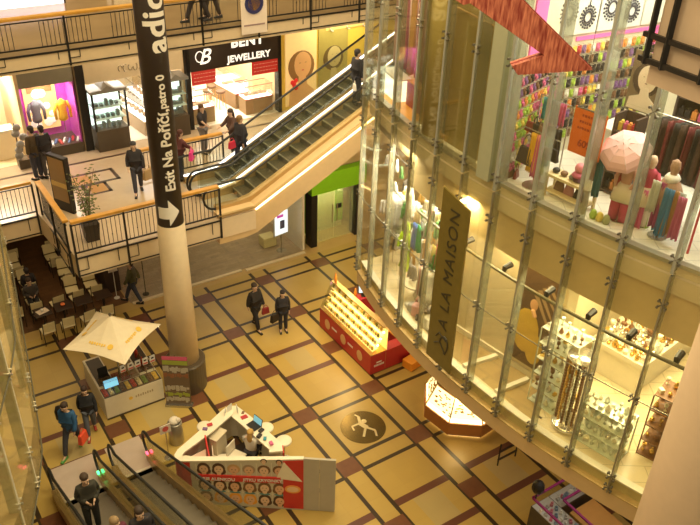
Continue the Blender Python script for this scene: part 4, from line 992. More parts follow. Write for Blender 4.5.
# gold half column before the olive wall
solo(MB().lathe([(.30, 0), (.30, 4.38)], 28), 'column', mat('gold_column', (.66, .52, .20), .4), 'smooth golden column behind the upper glass in front of the olive wall', 'column', CP(207.6, -.30, 9.605), 0, xy=True, smooth=True)
solo(MB().tube([(-1.2, 0, 0), (1.2, 0, -.15)], .02, 6), 'ceiling_rail', brass, 'thin brass rail running in front of the olive wall', 'rail', CP(211, -.15, 12.4), RZ(211), xy=True)

# --- lower shop: name panel, poster wall
t = thing('name_panel', 'tall olive-gold panel with vertical dark lettering A LA MAISON', 'sign', CP(213.3, .24, 4.84), RZ(213.3), xy=True)
pm = mat('name_gold', (.22, .16, .03), .45, noise=.3)
MB().slab([(-.42, 0, 0), (.42, 0, 0), (.42, 0, 4.05), (-.42, 0, 4.22)], .04).build('panel', pm, t)
pl = mat('name_letter', (.05, .04, .02), .4)
text('A LA MAISON', .42, pl, t, (0.04, -.05, 2.45), (R(90), R(-90), 0), spacing=1.16)
g = MB(); g.tube([(.15 - .16 * cos(b) * (1 - b * .1), -.045, .62 + .22 * sin(b)) for b in [k * .5 for k in range(10)]], .022, 6).tube([(.22, -.045, .40), (.0, -.045, .62), (-.18, -.045, .5)], .02, 6).tube([(.2, -.045, .75), (-.05, -.045, .85), (-.15, -.045, .7)], .02, 6)
g.build('emblem', pl, t)
pw0, pw1 = Vector((2.42, 15.22)), Vector((4.55, 12.84)); pd = (pw1 - pw0).normalized()
g = MB(); wallseg(g, pw0, pw1, 4.8, 8.6, .25); struct(g, 'wall_poster', mat('poster_wall', (.80, .68, .44), .55), world=True)
g = MB(); n_ = Vector((pd.y, -pd.x)); wallseg(g, pw0 + n_ * .04, pw1 + n_ * .04, 4.8, 4.95, .04); struct(g, 'baseboard_poster', mat('board_white', (.88, .82, .66), .4), world=True)
g = MB(); wallseg(g, pw1 + Vector((.0, 0)), pw1 + Vector((2.4, 3.2)), 4.8, 8.6, .2); struct(g, 'wall_inner', MATS['poster_wall'], world=True)
struct(MB().prism([CP(211, -.16)[:2], CP(221.5, -.16)[:2], pw1[:], pw0[:]], 4.80, 4.806), 'floor_bronze', mat('bronze_floor', (.42, .30, .14), .12), world=True)
for a in (214.6, 218.1): 
    p, q = CP(a, -.16), CP(a + .4, -1.05); g = MB().bar((p.x, p.y, 4.85), (q.x, q.y, 4.85), .1, .1); struct(g, 'trim_13', MATS['board_white'], world=True)
loc = pw0 + pd * 2.31 + n_ * .05
t = thing('framed_picture', 'large framed picture of a figure in yellow on the wall behind the glass', 'picture', (loc.x, loc.y, 5.05), atan2(pd.y, pd.x), xy=True)
MB().box(-.52, .52, -.02, .03, 0, 2.45).build('frame', mat('frame_pale', (.75, .66, .42), .4), t)
MB().box(-.48, .48, -.03, -.02, .05, 2.4).build('canvas', mat('canvas_brown', (.14, .08, .04), .5), t)
g = MB().ball((-.12, -.035, .9), .33, 14, 8, sy=.04, sz=1.7).ball((.16, -.035, .55), .22, 12, 7, sy=.04, sz=1.8); g.build('painted_dress', mat('dress_yellow', (.70, .45, .07), .5), t)
MB().ball((-.02, -.04, 1.62), .10, 10, 7, sy=.1, sz=1.4).tube([(-.02, -.035, 1.5), (.05, -.035, 1.35)], .05, 6).build('painted_head', mat('paint_skin', (.75, .42, .2), .5), t)
g = MB(); 
for k in range(4): g.slab([(-.1 + .1 * k, -.032, 1.9 + .1 * k), (.0 + .1 * k, -.032, 1.95 + .1 * k), (.46, -.032, 1.2 + .28 * k), (.46, -.032, 1.12 + .28 * k)], .004)
g.build('painted_beams', mat('paint_tan', (.45, .30, .15), .5), t)
# --- lower shop: sparkling goods
gold = mat('ornament_gold', (.85, .55, .15), .25, .8); silv = mat('ornament_silver', (.80, .76, .66), .2, .8); brn = mat('ornament_brown', (.22, .10, .04), .4); crm = mat('ornament_cream', (.92, .84, .62), .4); redo = mat('ornament_red', (.75, .06, .02), .35); gls = mat('ornament_glassy', (.75, .80, .70), .1, .3)
def orn_mb(k):
    g = MB()
    if k == 0: g.ball((0, 0, .05), .05, 10, 7).tube([(0, 0, .10), (0, 0, .12)], .012, 6)
    elif k == 1: g.lathe([(.03, 0), (.035, .01), (.01, .03), (.01, .09), (.035, .11), (.04, .17), (.03, .17), (.005, .12)], 10)
    elif k == 2: g.box(-.05, .05, -.04, .04, 0, .07).box(-.052, .052, -.008, .008, 0, .072)
    else: g.lathe([(.04, 0), (.06, .04), (.045, .1), (.02, .13), (.025, .16)], 10)
    return g
OK_ = [('bauble', 'round ornament'), ('candle_holder', 'stemmed candle holder'), ('gift_box', 'small ribboned box'), ('vase', 'small vase')]
OM = [('golden', gold), ('silvery', silv), ('dark brown', brn), ('cream', crm), ('clear', gls)]
orn = {}
def ornament(loc, where, gname, kinds=(0, 1, 2, 3), mats_=(0, 1, 2, 3, 4), s=1.0):
    k = random.choice(kinds); mi = random.choice(mats_); key = (k, mi, gname)
    if key not in orn:
        o = solo(orn_mb(k), OK_[k][0], OM[mi][1], '%s %s %s' % (OM[mi][0], OK_[k][1], where), 'ornament', loc, random.random() * 3, '%s %ss %s' % (OM[mi][0], OK_[k][1], gname), xy=True, smooth=k != 2); orn[key] = o
    else: o = dup(orn[key], loc, random.random() * 3, xy=True)
    o.scale = (s,) * 3
    return o
def dtable(label, cx, cy, w, d, h, rz, rows, cols_, where, gname, m=None, tiers=1, **kw):
    t = thing('display_table', label, 'table', (cx, cy, 4.8), rz, xy=True)
    MB().box(-w / 2, w / 2, -d / 2, d / 2, h - .12, h).build('table_top', m or MATS['board_white'], t, bevel=.01)
    MB().box(-w / 2 + .08, w / 2 - .08, -d / 2 + .08, d / 2 - .08, 0, h - .12).build('plinth', m or MATS['board_white'], t)
    M3 = Matrix.Rotation(rz, 3, 'Z')
    for i in range(rows):
        for j in range(cols_):
            p = M3 @ Vector((-w / 2 + .1 + (w - .2) * (j + random.uniform(-.2, .2)) / max(1, cols_ - 1) * .98, -d / 2 + .1 + (d - .2) * i / max(1, rows - 1), 0))
            ornament((cx + p.x, cy + p.y, 4.8 + h + .001), where, gname, s=random.uniform(.8, 1.5), **kw)
    return t
dtable('large white table crowded with sparkling ornaments in the lower shop', 6.75, 14.15, 2.6, 1.3, .85, R(42), 9, 20, 'on the large white table of the lower shop', 'on the large white table')
dtable('narrow white table of cream goods behind the large one', 5.7, 15.6, 1.6, .7, .8, R(42), 4, 8, 'on the narrow white table behind the large one', 'on the narrow white table', mats_=(0, 1, 3))
sin_(MB().box(-.18, .18, -.05, .05, 0, .22), 'gift_box', redo, 'bright red long box at the end of the large white table', 'box', 0, 0, 0).location = Vector((7.75, 14.95, 5.66))
def tower(label, a, off, w, d, h, tiers, n, where, gname, m, **kw):
    t = tin('display_stand', label, 'display stand', a, off, 4.8)
    for k in range(tiers + 1): MB().box(-w / 2, w / 2, -d / 2, d / 2, h * k / tiers, h * k / tiers + .02).build('shelf', m, t)
    for sx in (-1, 1):
        for sy in (-1, 1): MB().box(sx * w / 2 - .012, sx * w / 2 + .012, sy * d / 2 - .012, sy * d / 2 + .012, 0, h).build('upright', m, t)
    base = CP(a, off, 4.8); M3 = Matrix.Rotation(RZ(a), 3, 'Z')
    for k in range(tiers + 1):
        for j in range(n):
            for i in range(2):
                p = base + M3 @ Vector((-w / 2 + .06 + (w - .12) * j / max(1, n - 1), (-.25 + .5 * i) * d, h * k / tiers + .021)); ornament(p, where, gname, s=random.uniform(.8, 1.2), **kw)
    return t
tower('tall stand of glittering goods beside the end of the picture wall', 221.5, -.85, .9, .5, 1.9, 5, 6, 'on the tall glittering stand', 'on the tall glittering stand', gls)
tower('glass cabinet stand full of clear and silver ornaments at the glass', 226.2, -.62, .95, .45, .95, 3, 7, 'in the low cabinet at the glass', 'in the low cabinet', gls, mats_=(1, 4, 4, 3))
tower('brown and gold gift stand beside the thick corner column', 229.8, -1.25, .8, .6, 1.5, 4, 5, 'on the brown and gold stand by the column', 'on the stand by the column', brn, mats_=(0, 2, 0, 3))
# bead strings on a round stand
t = tin('bead_stand', 'round stand hung with long brown bead strings behind the lower glass', 'bead stand', 223.45, -.60, 4.8)
MB().lathe([(.30, 0), (.33, .03), (.33, .10), (.30, .12), (.02, .13), (.02, 1.75), (.29, 1.77), (.29, 1.8)], 20).build('stand', silv, t, smooth=True)
for k in range(16):
    b = 2 * pi * k / 16; g = MB()
    for j in range(22): g.ball((.26 * cos(b), .26 * sin(b), 1.72 - j * .07), .032, 6, 4, sz=1.15)
    g.build('bead_string', [brn, mat('bead_umber', (.10, .05, .02), .35), brn, gold][k % 4], t)
# low white book / sign plate
sin_(MB().box(-.06, .06, -.02, .02, 0, .02), 'floor_socket', black, 'small dark plate on the sill beside the bead stand', 'plate', 221.7, -.35, 4.81)
# --- lower shop, left end: clothes
t = tin('mannequin', 'lime green hooded raincoat hanging behind the lower glass', 'raincoat', 203.4, -.50, 5.25)
lime = mat('raincoat_lime', (.55, .80, .02), .5)
hanging(MB(), .40, .62, seed=3, depth=.14, taper=.8, z1=.85).build('skirt_panel', lime, t, smooth=True)
MB().lathe([(.17, .78), (.17, 1.0), (.19, 1.18), (.10, 1.28), (.09, 1.32), (.12, 1.42), (.10, 1.52), (.02, 1.58)], 14, sy=.6).tube([(-.17, 0, 1.18), (-.24, -.04, .95), (-.18, -.12, .80)], [.06, .055, .04], 8).build('hooded_body', lime, t, smooth=True)
MB().tube([(0, 0, 1.5), (0, 0, 3.7)], .006, 5).build('hanger_wire', steel, t)
whites = [mat('cloth_white', (.85, .82, .74), .7), mat('cloth_grey', (.45, .42, .38), .7), mat('cloth_pinkish', (.80, .45, .42), .7), mat('cloth_dark', (.12, .10, .08), .7), mat('cloth_sand', (.62, .48, .28), .7)]
wn = ['white', 'grey', 'pinkish', 'dark', 'sand']
for r_, (a0, off, z) in enumerate([(199.0, -.8, 6.6), (204.8, -.9, 6.5), (200.5, -1.6, 7.6), (206.0, -.75, 7.6), (207.4, -.42, 6.3), (201.0, -.45, 7.3)]):
    t = tin('garment_rack', ['low outer', 'middle', 'high back', 'tall', 'near', 'high outer'][r_] + ' chrome clothes rail behind the lower glass', 'rack', a0 + .8, off, 4.82)
    MB().tube([(-.35, 0, 0), (-.35, 0, z - 4.8), (.35, 0, z - 4.8), (.35, 0, 0)], .015, 6).build('rail', steel, t)
    for k in range(8):
        w = (k * 3 + r_) % 5 if k % 2 else 0
        scarf('', '%s garment on the %s chrome rail of the lower shop' % (wn[w], ['low outer', 'middle', 'high back', 'tall', 'near', 'high outer'][r_]), a0 + .22 * k, off, z - .02, .38, .8, '%s garments on the %s rail' % (wn[w], ['low outer', 'middle', 'high back', 'tall', 'near', 'high outer'][r_]), 200 + r_ * 9 + k, m=whites[w], drz=1.2)
for k, (a, off, z, c, nm) in enumerate([(205.3, -.5, 7.0, (.02, .35, .12), 'green and white'), (204.9, -.48, 7.0, (.1, .2, .6), 'blue'), (205.0, -.45, 6.2, (.55, .3, .06), 'ochre patterned'), (207.2, -.4, 6.9, (.8, .5, .25), 'peach'), (208.8, -.45, 7.0, (.85, .15, .2), 'coral'), (208.2, -.45, 6.9, (.85, .7, .2), 'yellow')]):
    scarf('', nm + ' cloth hanging among the white garments of the lower shop', a, off, z, .22, .7, seed=300 + k, m=mat('cloth_' + nm.split()[0], c, .7))
t = tin('display_table', 'round pale table piled with folded white goods below the lime raincoat', 'table', 205.2, -.6, 4.8)
MB().lathe([(.2, 0), (.2, .03), (.03, .05), (.03, .5), (.33, .52), (.33, .56)], 20).build('table', crm, t, smooth=False)
for k in range(14):
    a = 206.0 + (k % 7) * .62; off = -.35 - .3 * (k // 7)
    sin_(MB().box(-.14, .14, -.1, .1, 0, .12 + .1 * (k % 3)), 'folded_stack', whites[k % 5], wn[k % 5] + ' folded stack on the floor by the olive-gold name panel', 'folded goods', a, off, 4.81, drz=.3 * k, group=wn[k % 5] + ' folded stacks', bevel=.03)
for k in range(16): ornament(CP(205.8 + .32 * k, -.5 - .25 * (k % 3), 5.06 + .0), 'among the folded goods of the lower shop', 'among the folded goods', mats_=(1, 4, 3), s=1.2)
# the dense displays at the left end of the lower shop
dense = {}
for k in range(150):
    a = 198.4 + random.random() * 11.2; off = -.40 - (1.3 if a < 207.5 else .12) * random.random(); z = 5.6 + 2.5 * random.random(); w = random.choice([0, 0, 0, 1, 1, 3, 4, 5, 6])
    nm = (wn + ['golden', 'green'])[w]; mm = (whites + [mat('cloth_golden', (.55, .32, .06), .6), mat('cloth_leaf', (.10, .30, .08), .7)])[w]; loc = AT(a, off, z)
    if w not in dense: dense[w] = solo(hanging(MB(), .26, .42, seed=500 + w, depth=.1), 'hung_item', mm, nm + ' item among the dense hanging display at the left end of the lower shop', 'goods', loc, RZ(a), nm + ' items of the dense hanging display', xy=True, smooth=True)
    else: dup(dense[w], loc, RZ(a) + random.uniform(-1.2, 1.2), xy=True, scale=random.uniform(.5, 1.15))
for r_, (a0, a1, off) in enumerate([(198.5, 209.5, -.6), (198.5, 207.5, -1.2)]):
    for z in (6.0, 7.1, 8.1):
        MB().tube([CP(a0 + (a1 - a0) * i / 10, off, z) for i in range(11)], .012, 6).build('hanging_rail', steel, None)
for o in list(SC.objects):
    if o.name.startswith('hanging_rail'): tag(o, '%s curved chrome rail of the dense hanging display, %s row' % ({6.0: 'lowest', 7.1: 'middle', 8.1: 'topmost'}[min((6.0, 7.1, 8.1), key=lambda q: abs(q - o.data.vertices[0].co.z))], 'inner' if '.' in o.name and int(o.name[-3:]) > 2 else 'outer'), 'rail')
# light inside the curved block
area('upper_shop_light', CP(221, -2.2, 13.9), 3.0, 270, (1, .97, .88), sy=3.5)
area('upper_shop_light_right', CP(229, -2.2, 13.9), 2.5, 190, (1, .97, .88), sy=3)
area('upper_shop_light_left', CP(202, -1.2, 13.9), 1.5, 330, (1, .85, .7), sy=1.5)
area('lower_shop_light', CP(224, -2.6, 9.0), 3.5, 520, (1, .88, .55), sy=3.5)
area('lower_shop_light_left', CP(204, -1.0, 9.0), 1.8, 620, (1, .95, .85), sy=2)
area('lower_shop_wall_wash', CP(214.5, -.5, 8.9), 1.6, 190, (1, .86, .52), sy=.3)

# ---------------------------------------------------------------- red fabric star hanging in the hall
def star_mat():
    def f(nt):
        N = nt.nodes.new; L = nt.links.new
        tc = N('ShaderNodeTexCoord'); mp = N('ShaderNodeMapping'); mp.inputs['Scale'].default_value = (30, 30, 4); mp.inputs['Rotation'].default_value = (0, .5, 0)
        n = N('ShaderNodeTexNoise'); n.inputs['Scale'].default_value = 1.5; n.inputs['Detail'].default_value = 5
        L(tc.outputs['Object'], mp.inputs[0]); L(mp.outputs[0], n.inputs[0])
        cr = N('ShaderNodeValToRGB'); e = cr.color_ramp.elements; e[0].position = .35; e[0].color = (.30, .04, .025, 1); e[1].position = .68; e[1].color = (.80, .26, .15, 1)
        L(n.outputs['Fac'], cr.inputs[0])
        p = N('ShaderNodeBsdfPrincipled'); L(cr.outputs[0], p.inputs['Base Color']); p.inputs['Roughness'].default_value = .6
        return p.outputs[0]
    return mix_mat('star_fabric', f)
STM = star_mat()
stR = Vector((0.99, 0.05, 0)).normalized()
t = thing('star_decoration', 'large red veined fabric star arm ending in a barbed point, hung high in the hall', 'star decoration', (1.2, 8.0, 14.05), 0, xy=True)
SX = lambda x: (x - 470) / 93.0
SZ = lambda y: -(y - 14) / 100.0
outline = [(420, -10), (453, 10), (459, 8), (534, 57), (505, 69), (512, 78), (582, 70), (486, -14), (455, -40), (400, -60)]
MB().slab([(SX(x), .0, SZ(y)) for x, y in outline], .14).build('fabric_arm', STM, t)
MB().tube([(SX(x), -.07, SZ(y)) for x, y in outline], .012, 6, closed=True).build('edge_piping', mat('star_edge', (.35, .03, .02), .5), t)
MB().slab([(SX(x), .0, SZ(y)) for x, y in [(626, -12), (640, 2), (667, 14), (668, -14)]], .14).build('second_arm', STM, t)
for x in (430, 500): MB().tube([(SX(x), 0, SZ(-30)), (SX(x), 0, 4)], .006, 5).build('cord', steel, t)

# ---------------------------------------------------------------- floor medallion, bin, small sign
t = thing('floor_medallion', 'round dark brass medallion with a pale running figure set in the marble floor', 'medallion', (9.86, 13.36, 0))
MB().lathe([(.66, 0), (.66, .004), (0.001, .004)], 48).build('disc', mat('medallion_dark', (.16, .11, .03), .25, .7, noise=.5, nscale=1.5), t)
g = MB()
def flat_poly(g, pts, z=.0045, th=.002): g.prism(pts, z, z + th)
fig = mat('medallion_figure', (.62, .52, .30), .3, .4)
for a, b, w in [((-.12, .36), (-.08, .12), .07), ((-.08, .12), (.10, -.02), .13), ((.10, -.02), (.30, -.10), .06), ((.30, -.10), (.34, -.30), .05), ((.06, -.04), (.02, -.34), .06), ((-.08, .12), (-.28, .0), .05), ((-.28, .0), (-.22, -.14), .04), ((-.12, .36), (-.22, .42), .04)]:
    a = Vector((*a, .006)); b = Vector((*b, .006)); g.bar(a, b, w, .003)
g.ball((.02, .2, .006), .07, 10, 4, sz=.05)
g.build('inlaid_figure', fig, t, rot=(0, 0, -YAW)).scale = (1.15, 1.15, 1)
t = thing('waste_bin', 'steel waste bin overfilled with white bags near the escalator', 'bin', (5.10, 15.62, 0))
MB().lathe([(.19, 0), (.20, .02), (.20, .72), (.17, .74), (.17, .70)], 20).build('drum', mat('bin_steel', (.45, .42, .36), .3, .8), t, smooth=True)
MB().ball((0, .02, .76), .15, 12, 7, sz=.7).ball((.08, -.05, .80), .08, 9, 6).build('rubbish', mat('rubbish', (.75, .68, .58), .7), t)
t = thing('notice_stand', 'thin pole with a square notice showing a red circle beside the escalator newel', 'sign', (4.68, 15.16, 0))
MB().lathe([(.12, 0), (.12, .015), (.014, .02), (.014, .95)], 12).build('pole', steel, t)
b = MB().box(-.15, .15, -.01, .01, .92, 1.2).build('notice', mat('notice_pale', (.80, .70, .60), .5), t)
MB().lathe([(.085, 0), (.06, 0), (.06, .004), (.085, .004), (.085, 0)], 20).build('red_ring', mat('ring_red', (.7, .12, .10), .5), b, loc=(0, -.012, 1.07), rot=(R(90), 0, 0))

# ---------------------------------------------------------------- refreshment kiosk under the square canopy
kw = mat('kiosk_white', (.80, .72, .55), .45)
t = thing('kiosk', 'cream refreshment kiosk with glazed counter beneath a square canopy', 'kiosk', (4.62, 17.42, 0))
MB().box(-.86, .86, 0, .5, 0, .78).box(-.86, -.36, .5, 2.0, 0, .78).box(.36, .86, .5, 2.0, 0, .78).build('counter', kw, t)
MB().box(-.87, .87, -.01, .0, .0, .06).build('kick_plate', darkw, t)
MB().box(-.84, .84, .02, .46, .78, .80).build('display_bed', mat('bed_dark', (.10, .06, .035), .4), t)
MB().hexa([(-.86, -.0, .80), (.86, -.0, .80), (.86, .02, .80), (-.86, .02, .80), (-.86, .22, 1.15), (.86, .22, 1.15), (.86, .24, 1.15), (-.86, .24, 1.15)]).build('front_glass', G_CLEAR, t)
MB().box(-.86, .86, .22, .5, 1.14, 1.16).build('glass_shelf', G_CLEAR, t)
lm = mat('gelato_print', (.85, .55, .08), .5); pk = mat('kiosk_print', (.45, .36, .22), .5)
MB().lathe([(.06, 0), (.06, .006)], 10).build('logo_disc', lm, t, loc=(-.12, -.002, .50), rot=(R(90), 0, 0))
g = MB()
for k in range(8): g.box(.02 + .07 * k, .06 + .07 * k, -.006, 0, .46, .53 + .02 * (k % 2))
g.build('logo_print', pk, t)
MB().box(-.34, .34, .6, 1.9, .005, .02).build('floor_mat', mat('mat_red', (.22, .05, .03), .8), t)
MB().box(-.80, -.40, .6, 1.9, .78, .80).box(.40, .84, .6, 1.9, .78, .80).build('side_worktop', mat('worktop_dark', (.06, .04, .03), .35), t)
foods = [mat('food_red', (.5, .05, .03), .5), mat('food_cream', (.75, .62, .35), .5), mat('food_green', (.2, .28, .06), .5), mat('food_brown', (.18, .08, .03), .5), mat('food_yellow', (.8, .5, .08), .5)]
for k in range(20):
    nm = ['red', 'cream', 'green', 'brown', 'yellow'][k % 5]
    solo(MB().box(-.06, .06, -.08, .08, 0, .035).ball((0, 0, .05), .05, 8, 5, sz=.6), 'food_tray', foods[k % 5], nm + ' filled tray in the glazed counter of the refreshment kiosk', 'food tray', (3.86 + (k % 10) * .165, 17.56 + .17 * (k // 10), .801), group=nm + ' trays in the refreshment kiosk')
tt = thing('menu_screen', 'glowing blue screen standing on the refreshment kiosk counter', 'screen', (4.1, 17.72, .80))
MB().box(-.22, .22, -.02, .02, .05, .33).build('frame', black, tt, rot=(R(-25), 0, 0)); MB().box(-.2, .2, -.026, -.02, .07, .31).build('panel', mat('screen_blue', (.2, .6, .9), emit=1.0, ecol=(.25, .65, .95)), tt, rot=(R(-25), 0, 0)); MB().box(-.05, .05, -.05, .1, 0, .06).build('foot', black, tt)
for k in range(5):
    pc = thing('price_card', '%s price card standing on the glazed counter of the refreshment kiosk' % ['first', 'second', 'middle', 'fourth', 'last'][k], 'price card', (4.50 + .22 * k, 17.8, 1.161 if False else .801), rz=.1)
    MB().tube([(0, 0, 0), (0, 0, .42)], .008, 6).build('stick', steel, pc)
    b = MB().box(-.08, .08, -.01, .01, .40, .64).build('card', [white, mat('card_red', (.7, .12, .08), .5)][0], pc)
    MB().box(-.07, .07, -.014, -.01, .42, .47).build('red_band', mat('card_red', (.7, .12, .08), .5), b); MB().box(-.04, .04, -.014, -.01, .53, .58).build('dark_print', black, b)
tt = thing('cash_till', 'dark till on the left side counter of the refreshment kiosk', 'till', (4.05, 18.25, .80))
MB().box(-.15, .15, -.15, .15, 0, .12).build('base', black, tt, bevel=.01); MB().box(-.14, .14, -.01, .02, .14, .38).build('display', black, tt, rot=(R(-20), 0, 0))
for k in range(5): solo(MB().lathe([(.05, 0), (.05, .22), (.02, .28), (.02, .34)], 10), 'bottle', [foods[3], foods[0]][k % 2], ['brown', 'red'][k % 2] + ' bottle on the right side counter of the refreshment kiosk', 'bottle', (5.2, 18.0 + .25 * k, .80), group=['brown', 'red'][k % 2] + ' bottles in the refreshment kiosk', smooth=True)
# square canopy
tips = [(3.03, 17.90), (4.35, 19.15), (5.70, 17.62), (4.22, 16.42)]
cx, cy = sum(p[0] for p in tips) / 4, sum(p[1] for p in tips) / 4
cu, cv_ = 4.42, 17.95
t = thing('canopy', 'square cream market canopy with small orange suns over the refreshment kiosk', 'canopy', (cu, cv_, 0))
cm2 = mat('canopy_cream', (.76, .65, .46), .7)
g = MB(); n = 8; apex = (0, 0, 3.12)
crn = [(p[0] - cu, p[1] - cv_, 2.56) for p in tips]
top = g.b.verts.new(apex); rings = []
for j in range(1, n + 1):
    f = j / n; ring = []
    for c in range(4):
        a, b = Vector(crn[c]), Vector(crn[(c + 1) % 4])
        for q in range(6):
            s = q / 6; e = a.lerp(b, s); inward = 1 - .10 * sin(pi * s) * f
            P = Vector(apex).lerp(Vector((e.x * inward, e.y * inward, e.z)), f); P.z -= .10 * sin(pi * f) * 1 * (.4 + .6 * abs(s - .5) * 2); ring.append(g.b.verts.new(P))
    rings.append(ring)
for q in range(24): g.b.faces.new([top, rings[0][q], rings[0][(q + 1) % 24]])
for a, b in zip(rings, rings[1:]):
    for q in range(24): g.b.faces.new([a[q], b[q], b[(q + 1) % 24], a[(q + 1) % 24]])
cn = g.build('cloth', cm2, t); so = cn.modifiers.new('s', 'SOLIDIFY'); so.thickness = .012
MB().tube([(0, 0, 0), (0, 0, 3.16)], .03, 10).build('mast', steel, t); MB().ball((0, 0, 3.17), .045, 8, 6).build('finial', darkw, t)
MB().lathe([(.3, 0), (.3, .06), (.04, .08)], 16).build('base', darkw, t)
for k in range(4): MB().tube([(0, 0, 3.0), tuple(Vector(crn[k]) * .97 + Vector((0, 0, .03 - .05)))], .012, 6).build('rib', steel, t)
for c in range(4):
    a, b = Vector(crn[c]), Vector(crn[(c + 1) % 4]); m_ = a.lerp(b, .5) * .90; ap = Vector(apex)
    P = ap.lerp(Vector((m_.x, m_.y, 2.56)), .74); nrm = (b - a).cross(ap - a).normalized(); nrm = nrm if nrm.z > 0 else -nrm
    d = (b - a).normalized(); upd = nrm.cross(d)
    rot = Matrix((d, upd, nrm)).transposed()
    g = MB(); g.lathe([(.085, 0), (.085, .006)], 10, c=(-.33, 0, 0))
    for k in range(7): g.box(-.18 + .075 * k, -.13 + .075 * k, -.035, .03 + .02 * (k % 2), 0, .006)
    o = g.build('printed_mark', [lm, lm][0], cn); o.matrix_local = Matrix.Translation(P + nrm * -.015) @ rot.to_4x4()
# roll-up banner
t = thing('banner_stand', 'roll-up banner of pink green and dark food pictures beside the column foot', 'banner', (5.74, 16.93, 0), rz=-.62)
MB().box(-.40, .40, -.1, .1, 0, .08).build('cassette', steel, t); MB().tube([(0, .05, .05), (0, .04, 1.85)], .012, 6).build('pole', steel, t)
b = MB().box(-.37, .37, -.01, 0, .08, 1.86).build('printed_sheet', mat('banner_dark', (.17, .12, .08), .5), t)
rnd = random.Random(5)
bc = [mat('bn_pink', (.75, .12, .25), .5), mat('bn_green', (.35, .42, .06), .5), mat('bn_grey', (.5, .46, .38), .5), mat('bn_brown', (.3, .12, .06), .5)]
for i, (z0, z1, m_) in enumerate([(1.72, 1.85, 0), (1.55, 1.70, 1), (1.30, 1.46, 2), (1.10, 1.22, 3), (.62, .74, 2), (.40, .5, 1), (.20, .32, 2)]):
    g = MB()
    if i < 2: g.box(-.36, .36, -.013, -.01, z0, z1)
    else:
        for k in range(11): x = -.36 + k * .063; g.box(x, x + rnd.uniform(.04, .09), -.013 - .0004 * k, -.01, z0 + rnd.uniform(-.05, .03), z1 + rnd.uniform(-.03, .05))
    g.build('printed_band', bc[m_], b)

# ---------------------------------------------------------------- lit nut and sweets kiosk
t = thing('kiosk', 'red based sweets kiosk with brilliantly lit sloping glass display', 'kiosk', (11.3, 15.1, 0))
kr = mat('kiosk_red', (.50, .03, .035), .4)
MB().box(0, .55, 0, 3.0, .05, .78).box(.55, 2.0, 0, .35, .05, .78).box(1.55, 2.0, .35, 1.6, .05, .62).box(1.3, 2.0, 2.6, 3.0, .05, .85).build('base', kr, t)
MB().box(.02, 2.0, .02, 3.0, 0, .05).build('kick_plate', darkw, t)
MB().box(0, .6, 0, 3.0, .78, .81).build('display_floor', brass, t)
glow = mat('display_glow', (1, .82, .4), emit=3.2, ecol=(1, .66, .20))
for k in range(4):
    z = .86 + k * .21; x = .10 + .10 * k
    MB().hexa([(x, .08, z), (x + .22, .08, z + .05), (x + .22, 2.92, z + .05), (x, 2.92, z), (x, .08, z + .02), (x + .22, .08, z + .07), (x + .22, 2.92, z + .07), (x, 2.92, z + .02)]).build('shelf', mat('amber_shelf', (1, .8, .4), .3, emit=1.2, ecol=(1, .70, .22)), t)  # shelf glows by itself, in place of lamp light falling on it
    MB().bar((x + .21, .08, z + .16), (x + .21, 2.92, z + .16), .05, .03).build('lamp_tube', mat('lamp_amber', (1, .8, .4), emit=14, ecol=(1, .78, .36)), t)
MB().hexa([(0, 0, .80), (.02, 0, .80), (.02, 3.0, .80), (0, 3.0, .80), (.42, 0, 1.72), (.44, 0, 1.72), (.44, 3.0, 1.72), (.42, 3.0, 1.72)]).build('sloping_glass', G_CLEAR, t)
MB().box(.42, .60, 0, 3.0, 1.70, 1.73).build('top_board', brass, t); MB().box(.58, .60, 0, 3.0, .8, 1.7).build('back_board', mat('back_amber', (.95, .70, .25), .5, emit=.8, ecol=(1, .66, .18)), t)  # back board emits too, imitating the brightly lit display
MB().slab([(0, 0, .8), (.58, 0, .8), (.58, 0, 1.7), (.42, 0, 1.7)], .015).build('end_glass', G_CLEAR, t)
for k in range(3): b = MB().ball((-.012, 2.5 - .95 * k, .42), .16, 14, 8, sx=.06, sz=1.2).build('round_emblem', mat('emblem_tan', (.75, .45, .22), .5), t)
for yy in (1.95, 1.0):
    g = MB()
    for k in range(6): g.box(-.006, 0, yy + .05 * k, yy + .05 * k + .035, .42, .49)
    g.build('side_print', white, t)
g = MB()
for k in range(7): g.box(.14 + .055 * k, .18 + .055 * k, -.006, 0, .30, .37)
g.box(.22, .42, -.006, 0, .42, .47).build('end_print', white, t)
MB().slab([(.56, -.004, .10), (.56, -.004, .74), (.57, -.004, .74), (.57, -.004, .10)], .004).build('panel_joint', brass, t)
jl = {}
for k in range(4):
    for j in range(24):
        mi = (k + j) % 3; key = mi
        loc = (11.3 + .15 + .10 * k, 15.1 + .16 + j * .118, .885 + k * .21)
        if key not in jl: jl[key] = solo(MB().lathe([(.04, 0), (.05, .03), (.05, .09), (.035, .11), (.035, .13)], 8), 'sweet_jar', [mat('sweet_gold', (.95, .62, .15), .3), mat('sweet_cream', (.95, .85, .55), .3), mat('sweet_green', (.35, .30, .05), .4)][mi], ['golden', 'cream', 'olive green'][mi] + ' jar of sweets on the lit sloping shelves of the red kiosk', 'sweet jar', loc, group=['golden', 'cream', 'green'][mi] + ' jars in the lit sweets display', smooth=True)
        else: dup(jl[key], loc)
for k in range(8): solo(MB().lathe([(.10, 0), (.13, .1), (.12, .16), (.02, .2)], 12), 'basket', foods[[3, 1, 4][k % 3]], ['brown', 'cream', 'yellow'][k % 3] + ' heaped basket behind the lit display of the red kiosk', 'basket', (12.15, 15.6 + .3 * k, .02 + .6 * 0 + 0), group=['brown', 'cream', 'yellow'][k % 3] + ' baskets behind the lit display', smooth=True)
orangem = mat('orange_cloth', (.90, .35, .03), .6)
